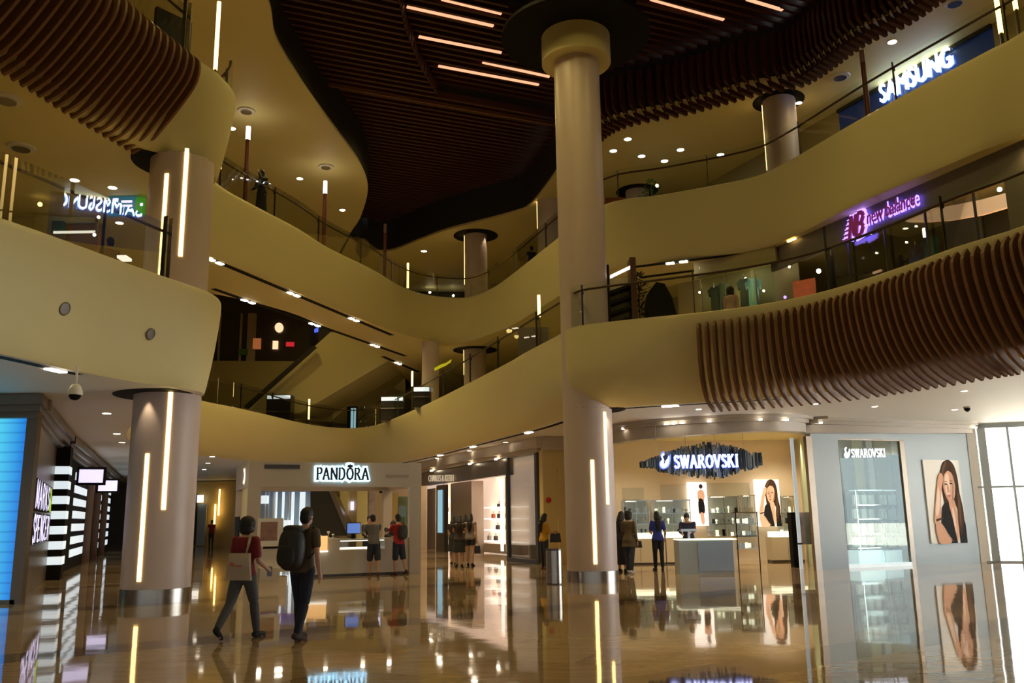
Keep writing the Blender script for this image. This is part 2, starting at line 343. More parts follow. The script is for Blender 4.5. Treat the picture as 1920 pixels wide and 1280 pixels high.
# ------------------------------------------------------------------ ground floor: polished stone
def floor_mat():
    m = bpy.data.materials.new('polished_stone'); m.use_nodes = True; nt = m.node_tree; b = nt.nodes['Principled BSDF']
    N = nt.nodes.new; L = nt.links.new
    tc = N('ShaderNodeTexCoord'); mp = N('ShaderNodeMapping'); mp.inputs['Rotation'].default_value = (0, 0, .42)
    L(tc.outputs['Object'], mp.inputs['Vector'])
    br = N('ShaderNodeTexBrick'); br.inputs['Scale'].default_value = 1; br.inputs['Brick Width'].default_value = 2.4; br.inputs['Row Height'].default_value = 1.2
    br.inputs['Mortar Size'].default_value = .006; br.inputs['Color1'].default_value = (.36, .25, .14, 1); br.inputs['Color2'].default_value = (.56, .42, .26, 1)
    br.inputs['Mortar'].default_value = (.17, .12, .08, 1); br.offset = .5
    L(mp.outputs[0], br.inputs['Vector'])
    n1 = N('ShaderNodeTexNoise'); n1.inputs['Scale'].default_value = 2.6; n1.inputs['Detail'].default_value = 8; n1.inputs['Distortion'].default_value = 1.4
    m2 = N('ShaderNodeMapping'); m2.inputs['Scale'].default_value = (.5, 3, 1); m2.inputs['Rotation'].default_value = (0, 0, .42); L(tc.outputs['Object'], m2.inputs['Vector']); L(m2.outputs[0], n1.inputs['Vector'])
    mx = N('ShaderNodeMix'); mx.data_type = 'RGBA'; mx.blend_type = 'MULTIPLY'; mx.inputs['Factor'].default_value = .5
    cr_ = N('ShaderNodeValToRGB'); cr_.color_ramp.elements[0].color = (.55, .48, .40, 1); cr_.color_ramp.elements[0].position = .3; cr_.color_ramp.elements[1].color = (1.1, 1.05, 1, 1); cr_.color_ramp.elements[1].position = .7
    L(n1.outputs['Fac'], cr_.inputs[0]); L(br.outputs['Color'], mx.inputs['A']); L(cr_.outputs[0], mx.inputs['B'])
    # long darker inlaid bands
    wv = N('ShaderNodeTexWave'); wv.inputs['Scale'].default_value = .05; wv.inputs['Distortion'].default_value = 0; m3 = N('ShaderNodeMapping'); m3.inputs['Rotation'].default_value = (0, 0, .95)
    m3.inputs['Location'].default_value = (3.4, 0, 0)
    L(tc.outputs['Object'], m3.inputs['Vector']); L(m3.outputs[0], wv.inputs['Vector'])
    rp = N('ShaderNodeValToRGB'); rp.color_ramp.interpolation = 'CONSTANT'; rp.color_ramp.elements[0].color = (1, 1, 1, 1); rp.color_ramp.elements[1].position = .955; rp.color_ramp.elements[1].color = (.45, .42, .40, 1)
    L(wv.outputs['Fac'], rp.inputs[0])
    m4 = N('ShaderNodeMix'); m4.data_type = 'RGBA'; m4.blend_type = 'MULTIPLY'; m4.inputs['Factor'].default_value = 1
    L(mx.outputs['Result'], m4.inputs['A']); L(rp.outputs[0], m4.inputs['B']); L(m4.outputs['Result'], b.inputs['Base Color'])
    b.inputs['Roughness'].default_value = .045; b.inputs['Specular IOR Level'].default_value = .72
    n3 = N('ShaderNodeTexNoise'); n3.inputs['Scale'].default_value = 1.1; n3.inputs['Detail'].default_value = 1.5; L(tc.outputs['Object'], n3.inputs['Vector'])
    bp = N('ShaderNodeBump'); bp.inputs['Strength'].default_value = .05; bp.inputs['Distance'].default_value = .05; L(n3.outputs['Fac'], bp.inputs['Height']); L(bp.outputs[0], b.inputs['Normal'])
    M['floor'] = m
floor_mat()
mb = MB(); mb.add([v3(p, 0) for p in BOX], [tuple(range(len(BOX)))]); struct(mb, 'floor', 'floor')
# outer walls
mb = MB(); mb.wall((-32, -20), (-32, 66), 0, 18, .2); struct(mb, 'wall_left', 'taupe')
mb = MB(); mb.wall((-32, 66), (12, 66), 0, 18, .2); struct(mb, 'wall_back', 'taupe')
mb = MB(); mb.wall((12, 66), (14, 34.5), 0, 18, .2); mb.wall((14, 34.5), (17.6, 31.4), 4.35, 18, .2); mb.wall((17.6, 31.4), (27.5, 25.2), 4.35, 18, .2); mb.wall((27.5, 25.2), (27.5, 13), 4.35, 18, .2); mb.wall((27.5, 13), (27.5, -20), 0, 18, .2); struct(mb, 'wall_right', 'taupe')  # unseen near stretch closed down to the floor to cut daylight
mb = MB(); mb.wall((27.5, -20), (-32, -20), 4.3, 18, .2); struct(mb, 'wall_front', 'taupe')
# ------------------------------------------------------------------ timber slat ceiling over the atrium
D = Vector((.922, .387, 0)); Nn = Vector((-.387, .922, 0))
def inside(p, poly):
    c = False; n = len(poly)
    for i in range(n):
        a, b = poly[i], poly[i-1]
        if (a.y > p.y) != (b.y > p.y) and p.x < (b.x-a.x)*(p.y-a.y)/(b.y-a.y)+a.x: c = not c
    return c
def spans(off, poly):
    """pieces of the line D*s + Nn*off inside poly"""
    xs = []; n = len(poly)
    for i in range(n):
        a, b = poly[i-1], poly[i]; da, db = a.dot(Nn)-off, b.dot(Nn)-off
        if (da > 0) != (db > 0): xs.append((a+(b-a)*(da/(da-db))).dot(D))
    xs.sort(); return list(zip(xs[::2], xs[1::2]))
# recess with the light lines: polygon in plan
REC = [Vector((*p, 0)) for p in ((-3.15, 14), (-3.15, 24.7), (-2.95, 26.9), (-2.55, 29.0), (12, 35), (14, 14))]
LINE0 = 28.22*.922+6.1*.387       # brown beam position along Nn
mb = MB(); mbr = MB(); backing = MB()
off = -6.0
CC = Vector((1.95, 22.75, 0))
while off < 47:
    for a, b in spans(off, l3):
        ins = spans(off, REC) if off < LINE0-.3 else []
        cut = ins[0] if ins else None
        z = ZW if off < LINE0 else ZW+.35
        pieces = []
        if cut and cut[0] < b and cut[1] > a:
            if cut[0] > a: pieces.append((a, cut[0], z))
            pieces.append((max(a, cut[0]), min(b, cut[1]), z+.45))
            if cut[1] < b: pieces.append((cut[1], b, z))
        else: pieces.append((a, b, z))
        for p, q, zz in pieces:
            # leave out the round opening about the column head
            cs = CC.dot(D); cn = CC.dot(Nn); R = 2.45
            segs = [(p, q)]
            if abs(off-cn) < R:
                h = math.sqrt(R*R-(off-cn)**2); segs = [s for s in ((p, min(q, cs-h)), (max(p, cs+h), q)) if s[1] > s[0]+.02]
            for s, e in segs:
                c = D*((s+e)/2)+Nn*off
                mb.box((c.x, c.y, zz+.13), (e-s, .11, .26), math.atan2(D.y, D.x))
    off += .33
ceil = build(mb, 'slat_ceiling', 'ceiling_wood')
tag(ceil, 'dark red-brown timber slat ceiling high over the atrium, stepped around light lines', 'ceiling', kind='structure')
mb = MB(); mb.add([v3(p, ZW+.95) for p in l3], [tuple(range(N))]); struct(mb, 'ceiling_top', 'soft_black')
mb = MB(); a = D*(-9)+Nn*LINE0; a, b = [D*s+Nn*LINE0 for s in spans(LINE0, l3)[0]]; mb.wall(a, b, ZW-.05, ZW+.45, .09); struct(mb, 'trim_5', 'slat_wood')
# boundary boards of the recess
mb = MB()
for p, q in zip(REC[:3], REC[1:4]): mb.wall(p, q, ZW-.0, ZW+.6, .05)
struct(mb, 'trim_6', 'ceiling_wood')
# black disc round the column head
mb = MB(); mb.cyl((CC.x, CC.y), 2.12, 15.05, 15.15, 48); mb.cyl((CC.x, CC.y), 2.4, ZW+.80, ZW+.9, 48); struct(mb, 'ceiling_recess', 'black')
# light lines in the ceiling
for i, (x1, y1, x2, y2) in enumerate([(763,14,925,50),(785,70,940,100),(822,125,1010,160),(905,118,1030,145),(1220,0,1357,38),(1400,0,1467,20),(828,0,940,27)]):
    zz = ZW+.43; p = at(x1, y1, z=zz); q = at(x2, y2, z=zz); mb = MB(); d = (q-p).normalized(); n = Vector((-d.y, d.x, 0))*.05
    mb.prism([p-n, q-n, q+n, p+n], (0, 0, .05))
    o = build(mb, 'ceiling_light_strip', 'strip_copper')
    tag(o, ['copper light line highest on the ceiling left of the column, long', 'second copper light line down, left of the column head', 'lowest copper light line on the ceiling, ending left of the column', 'short copper light line passing behind the column shaft', 'copper light line right of the column head', 'copper light line at the top near the right slat edge', 'copper light line cut by the top of the picture, left of the column head'][i], 'ceiling light', 'copper light lines in the slat ceiling')
# ------------------------------------------------------------------ round columns with light strips
pm('ring_steel', (.36, .32, .27), .25, metal=1, var=.08, scale=20)
def cyl_hit(px, py, c, R):
    d = ray(px, py); ox, oy = -c[0], -c[1]
    A = d.x*d.x+d.y*d.y; B = 2*(d.x*ox+d.y*oy); C = ox*ox+oy*oy-R*R
    q = B*B-4*A*C
    k = (-B-math.sqrt(max(q, 0)))/(2*A)
    p = Vector((0, 0, EYE))+d*k
    return p
def column(name, label, c, R, z0, z1, strips, base=True, disc=None, cap=None):
    e = empty(name, (c[0], c[1], z0), label, 'column'); e['kind'] = 'thing'
    mb = MB(); mb.cyl(c, R, z0+(.27 if base else 0), z1, 64, cap=False); build(mb, 'shaft', 'column_paint', e, smooth=True)
    if base:
        mb = MB(); mb.cyl(c, R+.02, z0, z0+.27, 64); build(mb, 'steel_base_ring', 'ring_steel', e, smooth=True, angle=40)
    for x1, y1, x2, y2 in strips:
        p = cyl_hit(x1, y1, c, R+.012); q = cyl_hit(x2, y2, c, R+.012)
        a = (math.atan2(p.y-c[1], p.x-c[0])+math.atan2(q.y-c[1], q.x-c[0]))/2
        w = .042/R; mb = MB()
        arc = [a-w, a, a+w]
        P = [(c[0]+(R+.015)*math.cos(t), c[1]+(R+.015)*math.sin(t)) for t in arc]; Q = [(c[0]+(R-.02)*math.cos(t), c[1]+(R-.02)*math.sin(t)) for t in arc[::-1]]
        mb.prism([(x, y, q.z) for x, y in P+Q], (0, 0, p.z-q.z)); build(mb, 'light_strip', 'strip_warm', e)
    if cap:
        mb = MB(); mb.cyl(c, cap[0], cap[1], z1+.5, 64); build(mb, 'collar', 'soffit', e, smooth=True, angle=40)
    if disc:
        for z in disc[1:]:
            mb = MB(); lp = {Z0C: b1, Z1C: b2}.get(z); pts = []
            for k in range(48):
                w = 2*math.pi*k/48; r_ = disc[0]
                while lp and r_ > R+.01 and inside(Vector((c[0]+(r_+.25)*math.cos(w), c[1]+(r_+.25)*math.sin(w), 0)), lp): r_ -= .03
                pts.append((c[0]+r_*math.cos(w), c[1]+r_*math.sin(w), z-.014))
            mb.prism(pts, (0, 0, .01)); build(mb, 'recess_disc', 'black', e)
    return e
CL = (-7.6, 19.0); CM = (1.95, 22.75)
column('column', 'wide cream round column in front of the black clothes shop, with long light strips', CL, .70, 0, Z1C, [(274,850,262,1090),(320,728,307,955),(314,325,298,515),(352,278,337,480)], disc=(1.12, Z0C, Z1C))
column('column', 'tall cream round column in the middle, rising to the slat ceiling with a thick collar', CM, .64, 0, ZW+.4, [(1110,862,1117,1057),(1135,772,1139,945)], disc=(1.0, Z0C), cap=(.98, 14.25))
column('column', 'slim column on the upper left gallery bend with light strip and dark ceiling ring', (-1.72, 41.2), .56, Z2, Z2C, [(868,436,868,533)], base=False, disc=(1.1, Z2C))
column('column', 'slim column behind the far first-floor railing, single light strip', (-1.85, 42.6), .56, Z1, Z1C, [(868,642,867,702)], base=False, disc=(1.1, Z1C))
column('column', 'column with two light strips behind the upper right gallery glass, near the blue shop sign', (9.15, 27.3), .54, Z2, Z2C, [(1415,200,1428,320),(1423,160,1440,292)], base=False, disc=(.85, Z2C))
column('column', 'column half hidden behind the tall middle column on the second floor', (1.75, 36.6), .55, Z2, Z2C, [(1003,312,1007,428)], base=False)
# ------------------------------------------------------------------ ribbed timber claddings hung on the balcony edges
def cladding(name, label, path, nrm, zt, n, profA, profB, s0=0.0):
    """path: plan polyline of the fascia top; ribs stand square to it; profile (out into the void, z)"""
    L = [0]
    for a, b in zip(path, path[1:]): L.append(L[-1]+(b-a).length)
    mb = MB(); tot = L[-1]
    for i in range(n):
        s = tot*(i+.5)/n; k = max(j for j in range(len(L)-1) if L[j] <= s)
        t = (s-L[k])/(L[k+1]-L[k]); p = lerp(path[k], path[k+1], t); d = (path[k+1]-path[k]).normalized()
        o = Vector((-d.y, d.x, 0))*nrm
        f = i/(n-1)
        pr = [(lerp(a[0], b[0], f), lerp(a[1], b[1], f)) for a, b in zip(profA, profB)]
        pr = [(q.x, q.y) for q in cr([Vector((a, b, 0)) for a, b in pr], 4)]
        outer = []; inner = []
        for j, (x, z) in enumerate(pr):
            ax, az = pr[max(j-1, 0)]; bx, bz = pr[min(j+1, len(pr)-1)]; l = math.hypot(bx-ax, bz-az)
            nx, nz = (bz-az)/l, -(bx-ax)/l
            w = .11*(1 if 1 < j < len(pr)-4 else .55)
            if nx > 0: nx, nz = -nx, -nz
            outer.append(v3(p+o*x, zt+z)); inner.append(v3(p+o*(x+nx*w*2), zt+z+nz*w*2))
        h = d*.032
        n_ = len(outer)
        vs = [v-h for v in outer]+[v-h for v in inner]+[v+h for v in outer]+[v+h for v in inner]
        fs = []
        for j in range(n_-1):
            fs += [(j, j+1, n_+j+1, n_+j), (2*n_+j, 3*n_+j, 3*n_+j+1, 2*n_+j+1), (j, 2*n_+j, 2*n_+j+1, j+1), (n_+j, n_+j+1, 3*n_+j+1, 3*n_+j)]
        fs += [(0, n_, 3*n_, 2*n_), (n_-1, 3*n_-1, 4*n_-1, 2*n_-1)]
        mb.add(vs, fs)
    # thin carrier rails the ribs hang on
    e = empty(name, (path[0].x, path[0].y, zt), label, 'cladding')
    build(mb, 'ribs', 'slat_wood', e)
    return e
right = [p for p in cr([v3(p, 0) for p in ((4.45,20.5),(5.9,19.6),(6.9,18.5),(7.75,16.7),(8.2,15.4),(8.8,14.2),(9.2,12.3),(9.6,9.5))], 6)]
cladding('rib_cladding', 'curved brown timber ribs wrapped round the right balcony edge above the jewellery shop', right, -1, Z1, 66,
  [(.08,-.28),(.20,-.42),(.22,-.8),(.20,-1.3),(.10,-1.75),(-.18,-2.15),(-.7,-2.36)], [(.06,-.02),(.26,-.3),(.2,-.7),(-.05,-1.15),(-.4,-1.6),(-.85,-2.05),(-1.35,-2.4)])
left = [p for p in cr([v3(p, 0) for p in ((-7.05,17.95),(-7.5,16.3),(-7.8,14.9),(-8.3,12.6),(-8.85,10.5))], 6)]
cladding('rib_cladding', 'curved dark timber ribs on the upper left balcony, top left corner', left, 1, Z2, 34,
  [(.04,-.04),(.22,-.25),(.16,-.7),(-.15,-1.15),(-.55,-1.6),(-.95,-1.98),(-1.4,-2.2)], [(.04,-.04),(.24,-.3),(.2,-.7),(-.1,-1.15),(-.45,-1.6),(-.85,-2.0),(-1.3,-2.25)])
# slats of the ceiling folding down over the right-hand top gallery rim
def fold_slats():
    mb = MB(); off = -2.0
    rim = [i for i, p in enumerate(l3) if p.x > 2.2 and p.y > 3 and p.y < 34]
    while off < 30:
        sp = spans(off, l3)
        if sp:
            s = sp[-1][1]; p = D*s+Nn*off
            if p.x > 2.4 and p.y < 31:
                pts = [(0.0, ZW+.2), (-.05, ZW-.2), (.0, Z2C+.25), (.05, Z2C-.05), (.55, Z2C-.16)]
                # rib in the vertical plane of the slat direction
                vs = []; n_ = len(pts)
                for k, (a, z) in enumerate(pts):
                    w = .20 if k < 3 else .0
                    vs.append(v3(p+D*(a-w), z)); vs.append(v3(p+D*(a if k < 3 else a), z+(0 if k < 3 else -.16)))
                h = Nn*.055; allv = [v-h for v in vs]+[v+h for v in vs]; m = len(vs); fs = []
                for k in range(n_-1):
                    a, b, c, d = 2*k, 2*k+1, 2*k+3, 2*k+2
                    fs += [(a, b, c, d), (m+d, m+c, m+b, m+a), (a, d, m+d, m+a), (b, m+b, m+c, c)]
                fs += [(0, m, m+1, 1), (2*n_-2, 2*n_-1, m+2*n_-1, m+2*n_-2)]
                mb.add(allv, fs)
        off += .235
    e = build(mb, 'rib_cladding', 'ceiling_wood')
    tag(e, 'dark slats folding down from the timber ceiling over the right gallery rim', 'cladding')
fold_slats()
# ------------------------------------------------------------------ glass balustrades
def balustrade(label, path, z, side, h=1.12, rail=.97, post_every=2.9, endpost=False, group='glass balustrades on the galleries'):
    e = empty('balustrade', (path[0].x, path[0].y, z), label, 'balustrade', group)
    P = []
    for i, p in enumerate(path):
        d = (path[min(i+1, len(path)-1)]-path[max(i-1, 0)]).normalized(); o = Vector((-d.y, d.x, 0))*side
        P.append((p+o*.10, o, d))
    mb = MB(); mb.grid([[v3(p, z-.05) for p, o, d in P], [v3(p, z+h) for p, o, d in P]])
    build(mb, 'glass_panel', 'rail_glass', e)
    mb = MB(); mb.tube([v3(p+o*.07, z+rail) for p, o, d in P], .032, 8); build(mb, 'handrail', 'rail_wood', e, smooth=True)
    s = 0; last = P[0][0]; nxt = .8
    for p, o, d in P:
        s += (p-last).length; last = p
        if s >= nxt:
            mb = MB(); mb.box((p.x+o.x*.03, p.y+o.y*.03, z+h/2-.03), (.012, .06, h+.02), math.atan2(d.y, d.x)); mb.box((p.x+o.x*.07, p.y+o.y*.07, z+rail-.06), (.02, .05, .10), math.atan2(d.y, d.x))
            build(mb, 'post', 'dark_steel', e); nxt = s+post_every
    if endpost:
        p, o, d = P[-1]
        for q in (p, p-d*.16):
            mb = MB(); mb.box((q.x, q.y, z+.62), (.02, .09, 1.3), math.atan2(d.y, d.x)); build(mb, 'end_post', 'steel' if q is p else 'dark_steel', e)
    return e
def part_of(loop, a, b, n=4):
    c = cr([v3(t, 0) for t, _ in loop], n, True); return c[a*n:b*n+1]
t1c = [v3(p, 0) for p, _ in L1]
balustrade('first-floor glass railing on the left, above the cream wall with two round holes', part_of(L1, 29, 35)[::-1], Z1, 1, endpost=True)
balustrade('long first-floor glass railing on the right, passing the tall middle column', part_of(L1, 1, 15), Z1, -1)
balustrade('curved first-floor glass railing far at the back, below the sloping undersides', part_of(L1, 15, 25), Z1, -1)
balustrade('second-floor glass railing at the top left above the dark ribs', part_of(L2, 28, 33)[::-1], Z2, 1, endpost=True)
balustrade('second-floor glass railing right of the tall column up to the blue shop sign', part_of(L2, 1, 11), Z2, -1)
balustrade('second-floor glass railing round the back bend and the sloping left bridge', part_of(L2, 11, 26), Z2, -1)
# ------------------------------------------------------------------ lamp posts on the second-floor gallery and light posts
def lamp_post(label, x, y1, y2, y3, depth, lit=True):
    b = at(x[1], y3, y=depth); t = at(x[0], y1, y=depth); m = zat(x[0], y2, t.x, depth)
    z0 = Z2 if b.z > 10 else Z1
    e = empty('lamp_post', (b.x, b.y, z0-.06), label, 'lamp')
    mb = MB(); mb.cyl((b.x, b.y), .075, z0-.06, m, 12); build(mb, 'pole', 'post_red', e, smooth=True, angle=40)
    mb = MB(); mb.cyl((b.x, b.y), .075, m, t.z, 12); build(mb, 'lamp', 'lamp_white' if lit else 'lamp_off', e, smooth=True, angle=40)
    return e
pm('post_red', (.16, .03, .02), .4, var=.05); pm('lamp_off', (.30, .20, .16), .4, var=0)
lamp_post('dark red lamp post with white glowing top beside the left gallery walker', (463, 460), 238, 262, 360, 27.6)
lamp_post('dark red lamp post with white glowing top halfway down the bridge railing', (609, 607), 340, 363, 445, 32.4)
lamp_post('unlit dark red lamp post near the lower end of the bridge railing', (722, 721), 420, 437, 510, 38.2, False)
lamp_post('unlit dark red lamp post in front of the blue shop sign', (1612, 1627), 95, 118, 205, 23.0, False)
def light_post(label, x, y1, y2, depth, z0):
    p = at(x, y1, y=depth); q = at(x, y2, y=depth)
    e = empty('light_post', (p.x, p.y, z0-.06), label, 'lamp')
    mb = MB(); mb.cyl((p.x, p.y), .03, z0-.06, q.z, 8); build(mb, 'pole', 'bronze', e)
    mb = MB(); mb.cyl((p.x, p.y), .05, q.z, p.z, 8); build(mb, 'light_strip', 'strip_warm', e)
light_post('thin glowing strip behind the railing where the bridge meets the back bend', 765, 493, 540, 39.5, Z2)
light_post('thin glowing strip standing behind the railing left of the tall column', 1010, 553, 594, 27.5, Z1)
light_post('thin glowing strip behind the curved back railing, left one', 580, 748, 786, 45, Z1)
light_post('thin glowing strip behind the curved back railing, right one by the shop desk', 773, 696, 724, 43, Z1)
light_post('tall glowing strip at the end of the top left railing', 411, 4, 130, 18.9, Z2)
# ------------------------------------------------------------------ round ports in the left balcony front
for x, y, lab in ((125, 581, 'grey round port in the left balcony front, the one further left'), (288, 627, 'grey round port in the left balcony front, nearer the column')):
    z = (Z1+Z0C)/2
    best = min(((t1[i]+b1[i])/2 for i in range(len(t1)) if t1[i].x < -6.5 and t1[i].y < 18.5), key=lambda p: abs((at(x, y, y=p.y)-v3(p, 0)).x))
    i = min(range(len(t1)), key=lambda i: ((t1[i]+b1[i])/2-best).length)
    d = (t1[i+1]-t1[i-1]).normalized(); n = Vector((d.y, -d.x, 0))
    if n.x < 0: n = -n
    q = at(x, y, y=best.y); q = Vector((best.x, best.y, q.z))
    h = (q.z-Z0C)/(Z1-Z0C); fr = .55-(h-.29)/.21*.23 if h < .5 else .32-(h-.5)/.2*.18
    q = v3(lerp(t1[i], b1[i], max(0, min(1, fr))), q.z)
    n = (n-Vector((0, 0, .3))).normalized()
    R = n.to_track_quat('Z', 'Y').to_matrix()
    e = empty('round_port', q, lab, 'vent', 'round ports in the left balcony front')
    def ring(r0, r1, z, n_=24): return [q+R @ Vector((r0*math.cos(2*math.pi*k/n_), r0*math.sin(2*math.pi*k/n_), z)) for k in range(n_)]
    mb = MB(); a = ring(.125, 0, .006); b_ = ring(.10, 0, .02); c_ = ring(.09, 0, -.05)
    mb.add(a+b_+c_, [(k, (k+1) % 24, 24+(k+1) % 24, 24+k) for k in range(24)]+[(24+k, 24+(k+1) % 24, 48+(k+1) % 24, 48+k) for k in range(24)]); build(mb, 'rim', 'ring_steel', e)
    mb = MB(); mb.add(ring(.10, 0, .012), [tuple(range(24))]); mb.add(ring(.05, 0, .016), [tuple(range(24))]); build(mb, 'grille', 'dark_steel', e)
# ------------------------------------------------------------------ downlights
def downlight(px, py, z, label, group, mat='lamp_white', r=.085):
    p = at(px, py, z=z-.012)
    e = empty('downlight', (p.x, p.y, z), label, 'downlight', group)
    mb = MB(); mb.cyl((p.x, p.y), r*1.25, z-.012, z-.004, 16); build(mb, 'trim_ring', 'white_paint', e)
    mb = MB(); mb.cyl((p.x, p.y), r, z-.018, z-.012, 16); build(mb, 'lens', mat, e)
    return p
G1 = 'downlights in the ceiling behind the left column'
for x, y in ((200,775),(219,813),(229,829)): downlight(x, y, Z0C, 'round downlight in the ground ceiling left of the left column', G1, r=.10)
for x, y in ((398,856),(390,868),(383,880)): downlight(x, y, Z0C, 'round downlight in the ground ceiling right of the left column', 'downlights right of the left column', r=.10)
for x, y in ((880,845),(820,859),(948,829)): downlight(x, y, Z0C, 'small downlight in the ceiling above the bag shop front', 'downlights above the bag shop front')
for x, y in ((1310,767),(1529,757),(1640,762),(1808,733),(1790,768)): downlight(x, y, Z0C, 'small downlight in the ceiling above the jewellery shop', 'downlights above the jewellery shop', r=.07)
for x, y in ((140,338),(211,352),(224,418)): downlight(x, y, Z1C, 'round downlight behind the left first-floor railing', 'downlights behind the left first-floor railing', r=.10)
for x, y in ((562,335),(642,394),(435,241)): downlight(x, y, Z2C, 'white downlight in the rounded cream ceiling at upper left', 'downlights in the rounded cream ceiling', r=.12)
downlight(795, 471, Z2C, 'single downlight in the ceiling left of the slim bend column', 'downlights at the back bend', r=.14)
for x, y in ((1177,261),(1150,283),(1203,293),(1246,302),(1276,281),(1351,290)): downlight(x, y, Z2C, 'cool white downlight in the ceiling right of the tall column', 'cool downlights right of the tall column', 'lamp_cool', .13)
downlight(1673, 79, Z2C, 'bright downlight in the ceiling over the blue shop sign', 'downlights over the blue sign', r=.12)
downlight(1498, 193, Z2C, 'bright downlight beside the two-strip column ring', 'downlights over the blue sign', r=.10)
def diffuser(px, py, z, label, r=.3, mat='white_paint'):
    p = at(px, py, z=z); e = empty('air_diffuser', (p.x, p.y, z), label, 'vent')
    mb = MB(); mb.lathe((p.x, p.y, z), [(r, -.005), (r*.92, -.04), (r*.5, -.05), (.01, -.05)], 24); build(mb, 'plate', mat, e, smooth=True, angle=40)
    mb = MB(); mb.cyl((p.x, p.y), r*.62, z-.075, z-.05, 24); build(mb, 'core', 'steel', e)
diffuser(12, 185, Z1C, 'round air diffuser at the left edge under the dark ribs')
diffuser(462, 207, Z2C, 'round air diffuser above the lamp post in the rounded ceiling')
diffuser(611, 312, Z2C, 'round air diffuser above the second lamp post')
diffuser(1575, 143, Z2C, 'round air diffuser left of the unlit red post, right gallery ceiling', .32)
diffuser(1790, 4, Z2C, 'round air diffuser cut by the top edge of the picture', .3)
diffuser(40, 275, Z1C, 'round air diffuser behind the left first-floor handrail', .3)
# ------------------------------------------------------------------ linear recesses with spot pairs under the left bridge
def slot(label, x1, y1, x2, y2, lamps, z=Z1C, w=.22):
    p, q = at(x1, y1, z=z), at(x2, y2, z=z); e = empty('linear_recess', p, label, 'ceiling light', 'linear recesses under the bridge')
    d = (q-p).normalized(); n = Vector((-d.y, d.x, 0))*w/2
    mb = MB(); mb.prism([p-n, q-n, q+n, p+n], (0, 0, -.012)); build(mb, 'channel', 'black', e)
    for x, y in lamps:
        c = at(x, y, z=z-.02); t = (c-p).dot(d); c = p+d*t
        for s in (-.22, .22):
            k = c+d*s; m = MB(); m.box((k.x, k.y, z-.03), (.26, .15, .03), math.atan2(d.y, d.x)); build(m, 'lamp', 'lamp_white', e)
slot('upper dark light slot under the left bridge, with three lit spot pairs', 395, 485, 735, 628, [(412,489),(555,551),(662,599)])
slot('lower dark light slot under the left bridge, near the curved edge', 400, 541, 760, 667, [(497,561),(613,606),(712,647)])
slot('short dark light slot at the far end of the bridge', 718, 668, 785, 697, [(746,681)])
# shadow gap with lamps along the foot of the balcony fronts (ground ceiling)
def gap(label, loop, i0, i1, z, off=.22, w=.10, lamps=()):
    pts = [];
    for i in range(i0, i1+1):
        a = loop[i]; d = (loop[(i+1) % len(loop)]-loop[i-1]).normalized(); o = Vector((d.y, -d.x, 0)); pts.append((a, o))
    e = empty('shadow_gap', (pts[0][0].x, pts[0][0].y, z), label, 'ceiling light')
    mb = MB(); mb.grid([[v3(a+o*(off-w), z-.006) for a, o in pts], [v3(a+o*(off+w), z-.006) for a, o in pts]]); build(mb, 'channel', 'black', e)
    for x, y in lamps:
        c = at(x, y, z=z-.02); k = min(pts, key=lambda t: (t[0]+t[1]*off-v3(c, 0)).length); d = Vector((-k[1].y, k[1].x, 0)); k = k[0]+k[1]*off
        m = MB(); m.box((k.x, k.y, z-.02), (.42, .15, .025), math.atan2(d.y, d.x)); build(m, 'lamp', 'lamp_white', e)
gap('dark gap with small lamps along the foot of the right balcony front', b1, 55, 80, Z0C, lamps=[(793,855),(873,835),(950,812)])
gap('dark gap along the foot of the balcony front right of the middle column', b1, 35, 48, Z0C, lamps=[(1260,752)])
gap('dark gap along the foot of the left balcony front, with a long lamp', b1, 150, 170, Z0C, lamps=[(112,693)])
# ------------------------------------------------------------------ helpers for upright planes
class Plane:
    """upright plane through plan point p running along plan direction d; 'back' points away from the viewer"""
    def __init__(s, p, d):
        s.p = Vector((p[0], p[1], 0)); s.d = Vector((d[0], d[1], 0)).normalized(); n = Vector((-s.d.y, s.d.x, 0))
        s.n = n if n.dot(s.p) > 0 else -n
    def hit(s, px, py):
        d = ray(px, py); o = Vector((0, 0, EYE)); k = (s.p-o).dot(s.n)/d.dot(s.n); return o+d*k
    def off(s, k): return Plane((s.p+s.n*k)[:2], s.d[:2])
    def rect(s, x0, y0, x1, y1):
        """upright rectangle on the plane about the two picture corners (left end, right end of its mid height)"""
        a = s.hit(x0, (y0+y1)/2); b = s.hit(x1, (y0+y1)/2); za = s.hit((x0+x1)/2, y0).z; zb = s.hit((x0+x1)/2, y1).z
        return a, b, max(za, zb), min(za, zb)
    def slab(s, mb, x0, y0, x1, y1, t=.05, mi=0, z0=None, z1=None, out=0.0):
        a, b, zt, zb = s.rect(x0, y0, x1, y1)
        if z0 is not None: zb = z0
        if z1 is not None: zt = z1
        a = v3(a, zb)-s.n*out; b = v3(b, zb)-s.n*out
        mb.prism([a, b, v3(b, zt), v3(a, zt)], s.n*t, mi); return a, b, zt, zb
def one(name, mats, fn, parent=None, **k):
    mb = MB(); fn(mb); return build(mb, name, mats, parent, **k)
